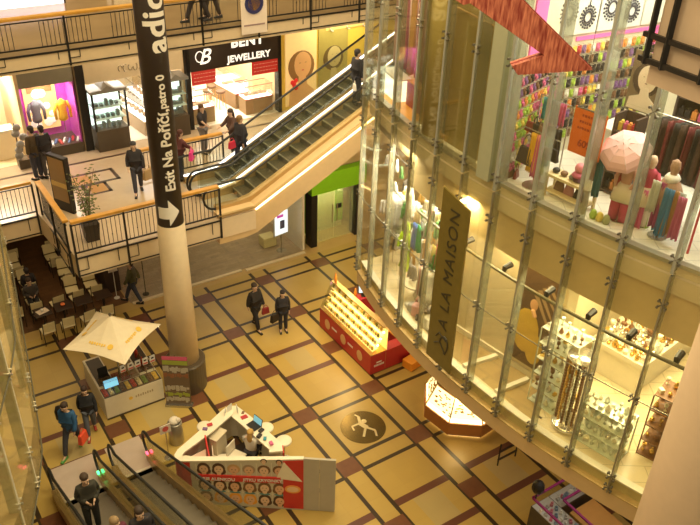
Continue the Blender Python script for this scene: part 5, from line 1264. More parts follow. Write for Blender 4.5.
solo(MB().box(-.42, .42, -.8, .8, 0, .05), 'tray', orangem, 'long orange tray board lying across the side counter of the red kiosk', 'tray', (13.05, 16.1 - .1, .622), bevel=.02)
solo(MB().box(-.24, .24, -.2, .2, 0, .3), 'carton', orangem, 'bright orange carton on the floor at the near end of the red kiosk', 'carton', (12.72, 14.82, 0), rz=.2, bevel=.02)
solo(MB().box(-.18, .18, -.15, .15, 0, .24), 'carton', orangem, 'smaller orange carton beside the other one under the curved slab', 'carton', (13.2, 14.85, 0), rz=-.3, bevel=.02)
tt = thing('monitor', 'small pale blue till monitor at the far end of the red kiosk', 'monitor', (12.9, 17.85, .85), rz=-.5)
MB().box(-.2, .2, -.02, .03, .1, .42).build('case', black, tt, rot=(R(-15), 0, 0)); MB().box(-.17, .17, -.026, -.02, .13, .39).build('screen', mat('screen_pale', (.5, .7, .9), emit=1.1, ecol=(.5, .7, .95)), tt, rot=(R(-15), 0, 0)); MB().box(-.09, .09, -.07, .09, 0, .02).tube([(0, 0, .01), (0, .02, .2)], .02, 6).build('foot', black, tt)
for k in range(3): solo(MB().lathe([(.05, 0), (.06, .15), (.03, .22), (.03, .3)], 10), 'bottle', [mat('bottle_orange', (.85, .3, .04), .4), black, foods[3]][k], ['orange', 'black', 'brown'][k] + ' bottle standing at the far end of the red kiosk', 'bottle', (12.65 + .3 * k + .0 * k, 18.0 - .35 * (k == 2), .851 if k else .851), smooth=True)
solo(MB().lathe([(.04, 0), (.05, .2), (.02, .28), (.02, .36)], 10), 'bottle', mat('bottle_orange', (.85, .3, .04), .4), 'tall orange bottle on top of the lit display of the red kiosk', 'bottle', (11.8, 17.95, 1.731), smooth=True)
area('sweets_light', W(11.45, 16.6, 2.3), .2, 45, (1, .72, .32), sy=2.7)

# ---------------------------------------------------------------- octagonal jewellery kiosk
OC = (12.78, 12.40); t = thing('kiosk', 'octagonal wooden kiosk with glowing glass cases half under the curved slab', 'kiosk', (OC[0], OC[1], 0))
def octr(r, n=8, ph=pi / 8 + .12): return [(r * cos(ph + 2 * pi * k / n), r * sin(ph + 2 * pi * k / n)) for k in range(n)]
wd_ = mat('kiosk_wood', (.50, .20, .05), .4); o1, o2 = octr(1.28), octr(.85)
def ringsolid(g, ra, rb, za, zb, rc=None, rd=None):
    rc = rc or ra; rd = rd or rb
    A, B, C, D = octr(ra), octr(rb), octr(rc), octr(rd)
    for k in range(8):
        j = (k + 1) % 8
        g.hexa([(*A[k], za), (*A[j], za), (*B[j], za), (*B[k], za), (*C[k], zb), (*C[j], zb), (*D[j], zb), (*D[k], zb)])
    return g
ringsolid(MB(), 1.24, .85, .06, .50).build('wooden_base', wd_, t)
ringsolid(MB(), 1.18, .9, .0, .06).build('plinth_glow', mat('plinth_glow', (1, .8, .3), emit=2.2, ecol=(1, .74, .28)), t)
ringsolid(MB(), 1.20, .87, .505, .53).build('lit_bed', mat('oct_bed', (1, .85, .5), emit=5, ecol=(1, .78, .40)), t)
for k in range(8):
    j = (k + 1) % 8; A, C = octr(1.24), octr(.92)
    g = MB().slab([(*A[k], .52), (*A[j], .52), (*C[j], 1.25), (*C[k], 1.25)], .01); g.build('glass_case', G_CLEAR, t)
    MB().bar((*A[k], .5), (*C[k], 1.26), .03).build('corner_post', brass, t)
for k in range(8):
    j = (k + 1) % 8; A, C = octr(1.16), octr(.93)
    sl_ = MB().slab([(*A[k], .62), (*A[j], .62), (*C[j], 1.17), (*C[k], 1.17)], -.02).build('lit_slope', mat('oct_slope', (1, .9, .6), emit=2.4, ecol=(1, .80, .42)), t)  # added self-glowing slope, stands in for brightly lit goods under the glass
    a_, b_, c_, d_ = Vector((*A[k], .62)), Vector((*A[j], .62)), Vector((*C[j], 1.17)), Vector((*C[k], 1.17)); g = MB()
    for i in range(26):
        f, h = random.uniform(.05, .92), random.uniform(.05, .92); P = a_.lerp(b_, f).lerp(d_.lerp(c_, f), h); Q = P + (b_ - a_).normalized() * random.uniform(.03, .10); o_ = Vector((P.x, P.y, 0)).normalized() * .015
        g.bar(P + o_, Q + o_, .03, .02)
    g.build('jewellery_pieces', mat('oct_gold', (.55, .30, .06), .3, .6), sl_)
ringsolid(MB(), .95, .84, 1.24, 1.27).build('top_rim', brass, t)
ringsolid(MB(), .90, .86, .5, 1.24).build('inner_wall', wd_, t)
for k in range(0):
    a, b = octr(1.05)[k], octr(1.05)[(k + 1) % 8]
    for i in range(7):
        f = (i + .5) / 7; x, y = a[0] + (b[0] - a[0]) * f, a[1] + (b[1] - a[1]) * f; mi = (i + k) % 3
        if (k, i) in ((0, 0),): pass
        key = ('tray', mi)
        if key not in jl: jl[key] = solo(MB().box(-.05, .05, -.08, .08, 0, .05).ball((0, 0, .08), .03, 7, 5), 'jewel_tray', [mat('jt_gold', (.8, .5, .12), .3, .5), mat('jt_white', (.95, .88, .7), .4), mat('jt_brown', (.3, .14, .05), .4)][mi], ['golden', 'cream', 'brown'][mi] + ' jewel tray under the glass of the octagonal kiosk', 'jewel tray', (OC[0] + x, OC[1] + y, .531), rz=random.random(), group=['golden', 'cream', 'brown'][mi] + ' trays in the octagonal kiosk')
        else: dup(jl[key], (OC[0] + x, OC[1] + y, .531), rz=random.random() * 3)
for k in range(6):
    solo(MB().box(-.08, .08, -.06, .06, 0, .16 + .06 * (k % 3)), 'carton', [PM['red'], PM['orange'], PM['white'], PM['brown'], PM['red'], PM['lime green']][k], ['red', 'orange', 'white', 'brown', 'crimson', 'green'][k] + ' packet standing inside the octagonal kiosk under the slab edge', 'packet', (12.35 + .2 * k, 12.95 - .12 * k, .0), bevel=.01)
area('octagon_light', W(OC[0] - .6, OC[1] - .5, 1.22), .5, 26, (1, .72, .3), sy=.5)

# ---------------------------------------------------------------- portrait kiosk in the foreground
t = thing('kiosk', 'red and white boat-shaped kiosk with cartoon portraits along its long wall', 'kiosk', (0, 0, 0))
t.location = (0, 0, 0); t.rotation_euler = (0, 0, YAW)
kwh = mat('kiosk_rim', (.88, .80, .62), .4); kred = mat('portrait_red', (.62, .035, .03), .4); kin = mat('kiosk_inside', (.55, .46, .32), .5)
F0, F1, F2 = Vector((4.62, 13.36)), Vector((6.88, 11.68)), Vector((7.52, 11.22))
fd = (F1 - F0).normalized(); fn = Vector((fd.y, -fd.x))          # outward normal of the front wall
TIP = [(4.62, 13.36), (4.46, 13.52), (4.38, 13.68), (4.42, 13.86), (4.58, 14.02)]
LEFT = [(4.58, 14.02), (5.45, 14.50), (6.28, 15.0), (6.50, 15.06), (6.68, 14.96)]
RIGHT = [(6.68, 14.96), (6.84, 14.3), (7.06, 13.1), (6.95, 12.85)]
def wall_strip(g, pts, zb, zt, th, inward):
    for (a, b), (za, zb2) in zip(zip(pts, pts[1:]), zip(zt, zt[1:])):
        a = Vector(a); b = Vector(b); d = (b - a).normalized(); n = Vector((-d.y, d.x)) * th * inward
        g.hexa([(*a, zb), (*b, zb), (*(b + n), zb), (*(a + n), zb), (*a, za), (*b, zb2), (*(b + n), zb2), (*(a + n), za)])
    return g
# front wall with portraits
L = (F1 - F0).length
g = MB(); g.hexa([(*F0, 0), (*F1, 0), (*(F1 - fn * .06), 0), (*(F0 - fn * .06), 0), (*F0, 1.48), (*F1, 1.80), (*(F1 - fn * .06), 1.80), (*(F0 - fn * .06), 1.48)])
fw = g.build('portrait_wall', mat('wall_greyish', (.62, .56, .42), .5), t)
wall_strip(MB(), TIP, 0, [1.48, 1.42, 1.38, 1.36, 1.34], .05, -1).build('curved_end', kred, t, smooth=False)
wall_strip(MB(), LEFT, 0, [1.30, 1.2, 1.08, 1.06, 1.06], .05, -1).build('left_wall', kwh, t)
wall_strip(MB(), RIGHT, 0, [1.06, 1.04, 1.0, 1.0], .05, -1).build('right_wall', kwh, t)
MB().bar((7.06, 13.1, .5), (6.95, 12.85, .5), .07, .95).build('red_corner', kred, t)
# wide rim / worktops
def rim(g, pts, zt, w, th=.05, inward=-1):
    V = [Vector(p) for p in pts]; off = []
    for i, p in enumerate(V):
        a = V[max(i - 1, 0)]; b = V[min(i + 1, len(V) - 1)]; d = (b - a).normalized(); off.append(p + Vector((-d.y, d.x)) * w[i] * inward)
    for i in range(len(V) - 1):
        g.hexa([(*V[i], zt[i] - th), (*V[i + 1], zt[i + 1] - th), (*off[i + 1], zt[i + 1] - th), (*off[i], zt[i] - th), (*V[i], zt[i]), (*V[i + 1], zt[i + 1]), (*off[i + 1], zt[i + 1]), (*off[i], zt[i])])
    return g
rim(MB(), [tuple(F1), tuple(F0.lerp(F1, .5)), tuple(F0)] + TIP[1:] + LEFT[1:], [1.83, 1.67, 1.51, 1.46, 1.41, 1.39, 1.36, 1.24, 1.11, 1.10, 1.09], [.10, .12, .16, .20, .2, .2, .2, .30, .34, .3, .3]).build('rim', kwh, t)
rim(MB(), RIGHT, [1.09, 1.08, 1.05, 1.05], [.36, .38, .38, .36]).build('desk_top', kwh, t)
MB().box(5.25, 6.75, 12.9, 14.6, 0, .02).build('floor_dark', mat('kiosk_floor', (.06, .04, .03), .5), t)
MB().prism([(4.62, 13.5), (5.05, 13.35), (5.30, 13.95), (4.72, 13.9)], 1.0, 1.05).build('tip_tray', mat('tip_pinkish', (.75, .52, .40), .5), t)
g = MB().hexa([(5.10, 13.25, .5), (5.13, 13.25, .5), (5.42, 14.2, .5), (5.38, 14.2, .5), (5.10, 13.25, 1.4), (5.13, 13.25, 1.4), (5.42, 14.2, 1.28), (5.38, 14.2, 1.28)]); g.build('red_divider', kred, t)
# writing and portraits on the long wall
ang = atan2(fd.y, fd.x)
pw_ = bpy.data.objects.new('portrait_grid', None)
skin_c = [(.80, .50, .30), (.85, .58, .38), (.78, .46, .28)]; hair_c = [(.10, .05, .03), (.20, .10, .05), (.62, .38, .18), (.85, .38, .06), (.42, .30, .20)]
row_h = [[0, 0, 4, 4, 1, 1, 0], [0, 0, 1, 1, 1, 1, 0], [3, 3, 3, 3, 0, 0, 0]]
cell = L * .80 / 6
def onf(s, z, o=.0): p = F0 + fd * s + fn * o; return Vector((p.x, p.y, z))
for r_ in range(4):
    for c in range(6):
        s = .15 + cell * (c + .5); ztop = 1.48 + .32 * s / L; zc = [1.36, .96, .22 + .36, .14][r_] if r_ < 3 else 1.60
        if r_ == 3: zc = 1.66
        if r_ == 3 and (zc > ztop - .02 or c < 3): continue
        h = hair_c[[[0, 0, 2, 4, 1, 1], [0, 0, 0, 1, 1, 1], [1, 3, 3, 3, 0, 0], [0, 0, 0, 0, 0, 0]][r_][c]]; o_ = onf(s, zc, .006)
        if r_ == 2: zc = .28; o_ = onf(s, zc, .006)
        if r_ == 0: zc = 1.27 + .10 * c / 6; o_ = onf(s, zc, .006)
        if r_ == 1: zc = .72; o_ = onf(s, zc, .006)
        if r_ == 3: zc = 1.66; o_ = onf(s, zc, .006)
        pt = bpy.data.objects.new('cartoon_portrait', None); COL.objects.link(pt); pt.parent = t; pt.location = o_; pt.rotation_euler = (0, 0, ang)
        k = 1.2 if r_ < 3 else .6; ridx = (r_ * 6 + c)
        longh = (r_ in (1, 2)) or c < 2
        g = MB().ball((0, 0, .03 * k), .135 * k, 12, 7, sy=.02, sz=1.0 if not longh else 1.15)
        if longh: g.ball((0, 0, -.05 * k), .15 * k, 12, 7, sy=.015, sz=.75)
        g.build('drawn_hair', mat('hair%d' % hair_c.index(h), h, .6), pt)
        MB().ball((0, -.006, -.0), .095 * k, 12, 7, sy=.02, sz=1.2).ball((0, -.004, -.12 * k), .05 * k, 8, 5, sy=.02, sz=1.1).build('drawn_face', mat('face%d' % (ridx % 3), skin_c[ridx % 3], .6), pt)
        g = MB()
        for e in (-1, 1): g.ball((e * .035 * k, -.011, .02), .012 * k, 6, 4, sy=.1)
        g.box(-.02 * k, .02 * k, -.012, -.010, -.06 * k, -.052 * k); g.build('drawn_features', black, pt)
        if r_ == 1: MB().ball((0, -.002, -.17 * k), .12 * k, 10, 5, sy=.02, sz=.3).build('drawn_collar', mat('collar_teal', (.12, .28, .28), .5), pt)
g = MB()
for c in range(7): g.bar(onf(.15 + cell * c, .1, .002), onf(.15 + cell * c, 1.42 + .04 * c, .002), .004, .012)
for z in (.52, 1.05): g.bar(onf(.15, z, .002), onf(L * .83, z, .002), .012, .004)
g.build('grid_lines', mat('grid_pale', (.75, .68, .5), .5), t)
rb = MB().hexa([tuple(onf(.12, .90, .0)), tuple(onf(L * .80, .96, .0)), tuple(onf(L * .80, .96, .036)), tuple(onf(.12, .90, .036)), tuple(onf(.12, 1.08, .0)), tuple(onf(L * .80, 1.16, .0)), tuple(onf(L * .80, 1.16, .036)), tuple(onf(.12, 1.08, .036))]).build('red_ribbon', kred, t)
text('KARIE ALENKOU', .13, white, t, tuple(onf(.62, .975, .043)), (R(90), R(-2), ang), name='ribbon_lettering', bold=.003)
text('JITKU KRYONKY', .13, white, t, tuple(onf(1.80, 1.03, .043)), (R(90), R(-2), ang), name='ribbon_lettering', bold=.003)
rp_ = MB().hexa([tuple(onf(L * .82, .06, 0)), tuple(onf(L, .06, 0)), tuple(onf(L, .06, .012)), tuple(onf(L * .82, .06, .012)), tuple(onf(L * .82, 1.72, 0)), tuple(onf(L, 1.79, 0)), tuple(onf(L, 1.79, .012)), tuple(onf(L * .82, 1.72, .012))]).build('red_panel', kred, t)
g = MB().slab([onf(L * .83, 1.70, .016), onf(L * .76, 1.12, .016), onf(L * .99, 1.06, .016)], .006); g.build('white_corner', kwh, t)
MB().lathe([(.20, 0), (.20, .006)], 20, sy=.7).build('yellow_badge', mat('badge_orange', (.90, .40, .10), .5), t, loc=onf(L * .905, .76, .012), rot=(R(90), 0, ang))
MB().lathe([(.15, 0), (.15, .004)], 20, sy=.6).build('badge_rim', mat('badge_pale', (.90, .60, .35), .5), t, loc=onf(L * .905, .76, .019), rot=(R(90), 0, ang))
# grey double panel at the right end
g = MB()
for s0, s1 in ((0, .39), (.40, .79)): a, b = F1 + fd * s0, F1 + fd * s1; g.hexa([(*a, .02), (*b, .02), (*(b - fn * .06), .02), (*(a - fn * .06), .02), (*a, 1.84), (*b, 1.84), (*(b - fn * .06), 1.84), (*(a - fn * .06), 1.84)])
g.build('grey_panel', mat('panel_grey', (.50, .45, .36), .5), t)
# things in the portrait kiosk
def office_chair(label, u, v, rz, m=white):
    c = thing('chair', label, 'chair', (u, v, .02), rz)
    MB().box(-.2, .2, -.2, .2, .42, .47).build('seat', m, c, bevel=.02); MB().box(-.19, .19, .17, .2, .5, .85).build('backrest', m, c, bevel=.02)
    for sx in (-1, 1):
        for sy in (-1, 1): MB().tube([(sx * .17, sy * .17, .44), (sx * .19, sy * .19, 0)], .012, 6).build('leg', steel, c)
        
    return c
office_chair('white folding chair nearest the striped inner wall of the portrait kiosk', 5.66, 13.92, 1.2, mat('chair_cream', (.88, .80, .64), .5))
office_chair('white folding chair beside the blonde attendant in the portrait kiosk', 6.08, 13.82, .5, MATS['chair_cream'])
solo(MB().box(-.22, .22, -.12, .12, 0, 1.0).box(-.24, .24, -.14, .14, 1.0, 1.03), 'cupboard', mat('cupboard_pale', (.70, .60, .42), .5), 'tall pale cupboard against the inner left wall of the portrait kiosk', 'cupboard', (5.78, 14.28, .02), rz=.5)
tt = thing('laptop', 'open laptop with blue screen on the right desk of the portrait kiosk', 'laptop', (6.72, 14.02, 1.08), rz=-1.35)
MB().box(-.17, .17, -.12, .12, 0, .02).build('keyboard_base', black, tt); MB().box(-.17, .17, .115, .13, .01, .24).build('lid', black, tt, rot=(R(-12), 0, 0)); MB().box(-.155, .155, .108, .115, .02, .23).build('screen', mat('screen_teal', (.15, .4, .45), emit=.7, ecol=(.25, .55, .65)), tt, rot=(R(-12), 0, 0))
for k, (u, v, c, nm, s) in enumerate([(6.65, 14.45, 'red', 'red', .09), (6.66, 13.6, 'black', 'black', .07), (6.75, 13.45, 'turquoise', 'blue', .06), (6.8, 13.2, 'pink', 'pink', .06), (5.35, 14.32, 'red', 'red', .06), (5.5, 14.42, 'purple', 'violet', .06), (5.68, 14.52, 'red', 'crimson', .07), (6.8, 13.75, 'black', 'dark', .07), (6.7, 14.62, 'brown', 'brown', .05)]):
    z = 1.082 if u > 6 else 1.235
    solo(MB().box(-s, s, -s * .7, s * .7, 0, .02 + .03 * (k % 2)), 'booklet', PM[c], nm + ' small item lying on the %s of the portrait kiosk' % ('right desk' if u > 6 else 'left rim'), 'item', (u, v, z), rz=k * .5, group=None if k < 4 or k > 6 else None)
for k, (u, v) in enumerate([(6.42, 14.86), (6.25, 14.78), (6.58, 14.72)]): solo(MB().box(-.09, .09, -.005, .005, 0, .22), 'leaflet_holder', white, ['middle', 'left hand', 'right hand'][k] + ' white leaflet holder at the far tip of the portrait kiosk', 'leaflet holder', (u, v, 1.10), rz=.4 + k * .5)
def bar_table(label, u, v, grp=None):
    b = thing('stool', label, 'stool', (u, v, 0), group=grp)
    MB().lathe([(.20, .70), (.21, .72), (.21, .76), (.18, .78)], 18).build('seat', kwh, b, smooth=True); MB().tube([(0, 0, .02), (0, 0, .7)], .025, 8).build('post', steel, b); MB().lathe([(.2, 0), (.2, .02), (.03, .03)], 16).build('foot', steel, b)
bar_table('round white stool outside the right desk, the one nearer the viewer', 7.30, 13.42); bar_table('round white stool outside the right desk, the one farther away', 7.12, 14.1); bar_table('round white stool outside the left rim of the portrait kiosk', 5.72, 15.02)

# ---------------------------------------------------------------- kiosk at the bottom right, under the slab
t = thing('kiosk', 'purple edged glass kiosk packed with small goods at the bottom right', 'kiosk', (11.35, 5.9, 0))
purp = mat('kiosk_purple', (.30, .03, .16), .4)
MB().box(0, .6, 0, 2.35, 0, .8).box(.6, 2.2, 1.9, 2.35, 0, .8).box(.6, 2.2, 0, .45, 0, .8).build('base', darkw, t)
MB().box(.02, .58, .02, 2.33, .8, .82).box(.6, 2.18, 1.92, 2.33, .8, .82).box(.6, 2.18, .02, .43, .8, .82).build('display_floor', mat('bed_bluish', (.55, .55, .55), .4), t)
MB().box(0, .6, 0, 2.35, 1.08, 1.10).box(.6, 2.2, 1.9, 2.35, 1.08, 1.10).build('glass_top', G_CLEAR, t)
g = MB()
for a, b in (((0, 0), (0, 2.35)), ((0, 2.35), (2.2, 2.35)), ((.6, 1.9), (2.2, 1.9)), ((.6, 0), (.6, 1.9)), ((.6, .45), (2.2, .45))): g.bar((*a, 1.1), (*b, 1.1), .05, .05)
g.build('purple_edge', purp, t)
MB().box(.75, 1.6, .8, 1.75, .0, .7).build('orange_cabinet', mat('cab_orange', (.62, .32, .08), .5), t)
MB().tube([(.05, 2.3, 1.1), (.05, 2.3, 1.3)], .02, 6).ball((.05, 2.3, 1.5), .16, 10, 8, sz=1.3).build('black_feather_duster', black, t)
for k in range(44):
    mi = k % 4; loc = (11.45 + .17 * (k % 3), 5.97 + .155 * (k // 3), .821) if k < 42 else (12.2 + .3 * (k - 42), 8.0, .821)
    key = ('small', mi)
    if key not in jl: jl[key] = solo(MB().box(-.05, .05, -.035, .035, 0, .08).ball((0, 0, .1), .035, 7, 5), 'trinket', [mat('tk_silver', (.6, .6, .62), .3, .5), mat('tk_pink', (.65, .2, .3), .5), mat('tk_blue', (.2, .3, .45), .5), mat('tk_white', (.85, .82, .78), .5)][mi], ['silver', 'pink', 'blue', 'white'][mi] + ' trinket in the purple edged kiosk at the bottom right', 'trinket', loc, group=['silver', 'pink', 'blue', 'white'][mi] + ' trinkets in the purple edged kiosk')
    else: dup(jl[key], loc, rz=random.random())
for k in range(12): dup(jl[('small', k % 4)], (12.05 + .14 * k, 8.02, .821), rz=random.random())
tt = thing('ladder_rack', 'small dark folded stand on the floor under the curved slab', 'stand', (12.5, 10.2, 0))
MB().box(-.35, .35, -.02, .02, .5, .54).box(-.35, .35, -.02, .02, .2, .24).build('crossbar', black, tt); MB().bar((-.33, 0, 0), (-.33, 0, .8), .03).build('leg', black, tt); MB().bar((.33, 0, 0), (.33, 0, .8), .03).build('leg', black, tt)

# ---------------------------------------------------------------- café under the gallery
chm = mat('cafe_chair_cloth', (.80, .70, .42), .6)
def cafe_chair(label, u, v, rz, group=None):
    c = thing('chair', label, 'chair', (u, v, .012), rz, group)
    MB().box(-.21, .21, -.2, .2, .42, .46).build('seat', chm, c, bevel=.015)
    MB().hexa([(-.21, -.21, .50), (.21, -.21, .50), (.21, -.19, .50), (-.21, -.19, .50), (-.21, -.27, .86), (.21, -.27, .86), (.21, -.25, .86), (-.21, -.25, .86)]).build('backrest', chm, c, bevel=.01)
    for sx in (-1, 1):
        MB().tube([(sx * .2, -.27, .88), (sx * .2, -.2, .44), (sx * .2, -.22, 0)], .014, 6).build('leg', black, c); MB().tube([(sx * .2, .18, .44), (sx * .2, .2, 0)], .014, 6).build('leg', black, c)
    return c
front_lab = ['cafe chair at the front row nearest the left glass wall', 'second cafe chair along the front row from the left glass wall', 'third cafe chair along the front row from the left glass wall', 'cafe chair at the right end of the front row']
cf = None
for k in range(4):
    if cf is None: cf = cafe_chair(front_lab[0], 3.39, 21.95, .08, 'front row cafe chairs')
    else: dup(cf, (3.39 + .65 * k, 21.95, .012), rz=[.08, -.05, .1, -.12][k], label=front_lab[k])
for r_, v in enumerate((23.3, 24.55, 25.8, 27.1)):
    for k in range(5):
        nm = 'cream backed cafe chair facing away in the %s row' % ['second', 'third', 'fourth', 'fifth'][r_]
        if k == 2 and r_ > 0: continue
        dup(cf, (2.75 + .66 * k + .1 * (r_ % 2), v, .012), rz=random.uniform(-.15, .15), label=nm, group='cafe chairs facing away, row %s' % ['two', 'three', 'four', 'five'][r_])
        if r_ < 3 and k != 2: dup(cf, (2.75 + .66 * k + .1 * (r_ % 2), v + .55 + .0, .012), rz=pi + random.uniform(-.15, .15), label='cream backed cafe chair turned to the viewer behind the %s row' % ['second', 'third', 'fourth'][r_], group='cafe chairs facing front behind row %s' % ['two', 'three', 'four'][r_])
tblm = mat('table_dark', (.05, .03, .02), .3)
def cafe_table(label, u, v, g_=None):
    c = thing('table', label, 'table', (u, v, .012), 0, g_)
    MB().box(-.27, .27, -.27, .27, .70, .73).build('table_top', tblm, c, bevel=.01); MB().tube([(0, 0, .03), (0, 0, .7)], .03, 8).build('pedestal', black, c); MB().lathe([(.2, 0), (.2, .02), (.04, .03)], 14).build('foot', black, c)
    return c
tb = cafe_table('dark square cafe table behind the front row of chairs', 3.45, 22.62, 'dark cafe tables behind the front row')
for k in range(1, 4): dup(tb, (3.45 + .66 * k, 22.62 - .0, .012))
for v in (23.9 + .03,):
    for k in (0, 1, 3, 4): pass
tr_ = thing('tray', 'pale paper tray left on the first cafe table', 'tray', (3.45, 22.62, .743), rz=.3)
MB().box(-.18, .18, -.13, .13, 0, .012).build('paper', mat('paper_pinkish', (.80, .66, .52), .6), tr_); MB().lathe([(.04, .012), (.05, .09), (.04, .09)], 10).build('cup', white, tr_)
solo(MB().ball((0, 0, .05), .08, 8, 6, sz=.6), 'food_parcel', mat('food_parcel', (.85, .2, .05), .5, emit=0), 'small orange-red parcel on the second cafe table', 'food', (4.11, 22.62, .743), smooth=True)
solo(MB().lathe([(.1, 0), (.1, .02), (.015, .03), (.015, 1.1)], 12).box(-.16, .16, -.012, .012, 1.1, 1.4), 'notice_stand', mat('notice_white', (.80, .76, .66), .5), 'white notice on a thin stand at the cafe entrance', 'sign', (6.05, 23.2, .012))
t = thing('counter', 'dark cafe bar counter behind the notice stand', 'counter', (6.15, 25.0, .012))
MB().box(-.3, .2, -1.4, 1.4, 0, 1.05).build('cabinet', mat('bar_dark', (.05, .03, .02), .5), t); MB().box(-.34, .24, -1.44, 1.44, 1.05, 1.1).build('worktop', darkw, t)
solo(MB().box(-.25, .25, -.03, .03, 1.42, 1.62), 'light_box', mat('lit_magenta', (1, .3, .8), emit=2.5, ecol=(1, .25, .75)), 'small magenta light box at the shop front beside the cafe', 'light box', (7.0, 22.9, .015))
solo(MB().lathe([(.12, 0), (.12, .02), (.015, .03), (.015, 1.40)], 12), 'lamp_post', black, 'thin black post under the magenta light box at the plank floored shop', 'post', (7.0, 22.9, .015))

# ---------------------------------------------------------------- first gallery: plant, ad panel
t = thing('advert_panel', 'tall double sided dark framed advert panel behind the potted tree', 'advert panel', (4.5, 21.35, 4.8), rz=-1.12)
MB().box(-.38, .38, -.05, .05, 0, .1).build('foot', black, t)
MB().box(-.36, .36, -.08, .08, .1, 1.75).build('frame', black, t)
MB().box(-.31, .31, -.09, -.08, .35, 1.68).build('picture', mat('advert_brown', (.30, .18, .07), .3), t); MB().box(-.31, .31, -.093, -.09, .8, .95).build('picture_band', mat('advert_gold', (.6, .4, .12), .4), t)
t = thing('potted_tree', 'slim leafy indoor tree in a dark square pot at the gallery corner', 'plant', (4.62, 19.35, 4.8))
MB().hexa([(-.17, -.17, 0), (.17, -.17, 0), (.17, .17, 0), (-.17, .17, 0), (-.22, -.22, .55), (.22, -.22, .55), (.22, .22, .55), (-.22, .22, .55)]).build('pot', mat('pot_dark', (.05, .035, .025), .5), t, bevel=.015)
MB().box(-.2, .2, -.2, .2, .53, .56).build('soil', mat('soil', (.04, .025, .015), .9), t)
g = MB(); rnd = random.Random(11); tips_ = []
for k in range(7):
    b = rnd.random() * 6.28; r0 = rnd.uniform(.08, .38); h = rnd.uniform(1.2, 2.05)
    pts = [(.02 * cos(b), .02 * sin(b), .55), (r0 * .35 * cos(b), r0 * .35 * sin(b), h * .65), (r0 * cos(b), r0 * sin(b), h)]; g.tube(pts, [.018, .012, .006], 5); tips_.append(pts)
g.build('stems', mat('stem_brown', (.16, .10, .04), .7), t)
g = MB()
for pts in tips_:
    for j in range(46):
        f = rnd.uniform(.35, 1.02); a, b, c = map(Vector, pts); P = a.lerp(b, min(1, f / .6)) if f < .6 else b.lerp(c, (f - .6) / .4)
        P = P + Vector((rnd.gauss(0, .09), rnd.gauss(0, .09), rnd.gauss(0, .07))); d = Vector((rnd.gauss(0, 1), rnd.gauss(0, 1), rnd.uniform(-.8, .4))).normalized(); s = d.orthogonal().normalized() * .018; Ln = rnd.uniform(.09, .15)
        v = [g.b.verts.new(q) for q in (P, P + d * Ln * .5 + s, P + d * Ln, P + d * Ln * .5 - s)]; g.b.faces.new(v)
g.build('leaves', mat('leaf_green', (.13, .15, .03), .5, noise=.4), t)

area('corner_kiosk_light', W(12.0, 7.2, 3.6), 1.0, 30, (1, .92, .8))  # added fill without a fixture, brightens the goods of the purple edged kiosk

# ---------------------------------------------------------------- people
def skin_obj(name, nodes, edges, roots, m, parent, levels=1):
    me = bpy.data.meshes.new(name); idx = {k: i for i, k in enumerate(nodes)}
    me.from_pydata([nodes[k][0] for k in nodes], [(idx[a], idx[b]) for a, b in edges], [])
    o = bpy.data.objects.new(name, me); COL.objects.link(o)
    md = o.modifiers.new('s', 'SKIN'); md.use_smooth_shade = True
    ly = me.skin_vertices[0].data if me.skin_vertices else None
    if ly is None:
        bm = bmesh.new(); bm.from_mesh(me); bm.verts.layers.skin.verify(); bm.to_mesh(me); bm.free(); ly = me.skin_vertices[0].data
    for k, i in idx.items():
        r = nodes[k][1]; ly[i].radius = r if isinstance(r, tuple) else (r, r); ly[i].use_root = k in roots
    sb = o.modifiers.new('u', 'SUBSURF'); sb.levels = levels; sb.render_levels = levels
    dg = bpy.context.evaluated_depsgraph_get(); m2 = bpy.data.meshes.new_from_object(o.evaluated_get(dg))
    bpy.data.objects.remove(o); bpy.data.meshes.remove(me)
    m2.materials.clear(); m2.materials.append(m)
    for p in m2.polygons: p.use_smooth = True
    r = bpy.data.objects.new(name, m2); COL.objects.link(r); r.parent = parent
    return r
def V3(*a): return Vector(a)
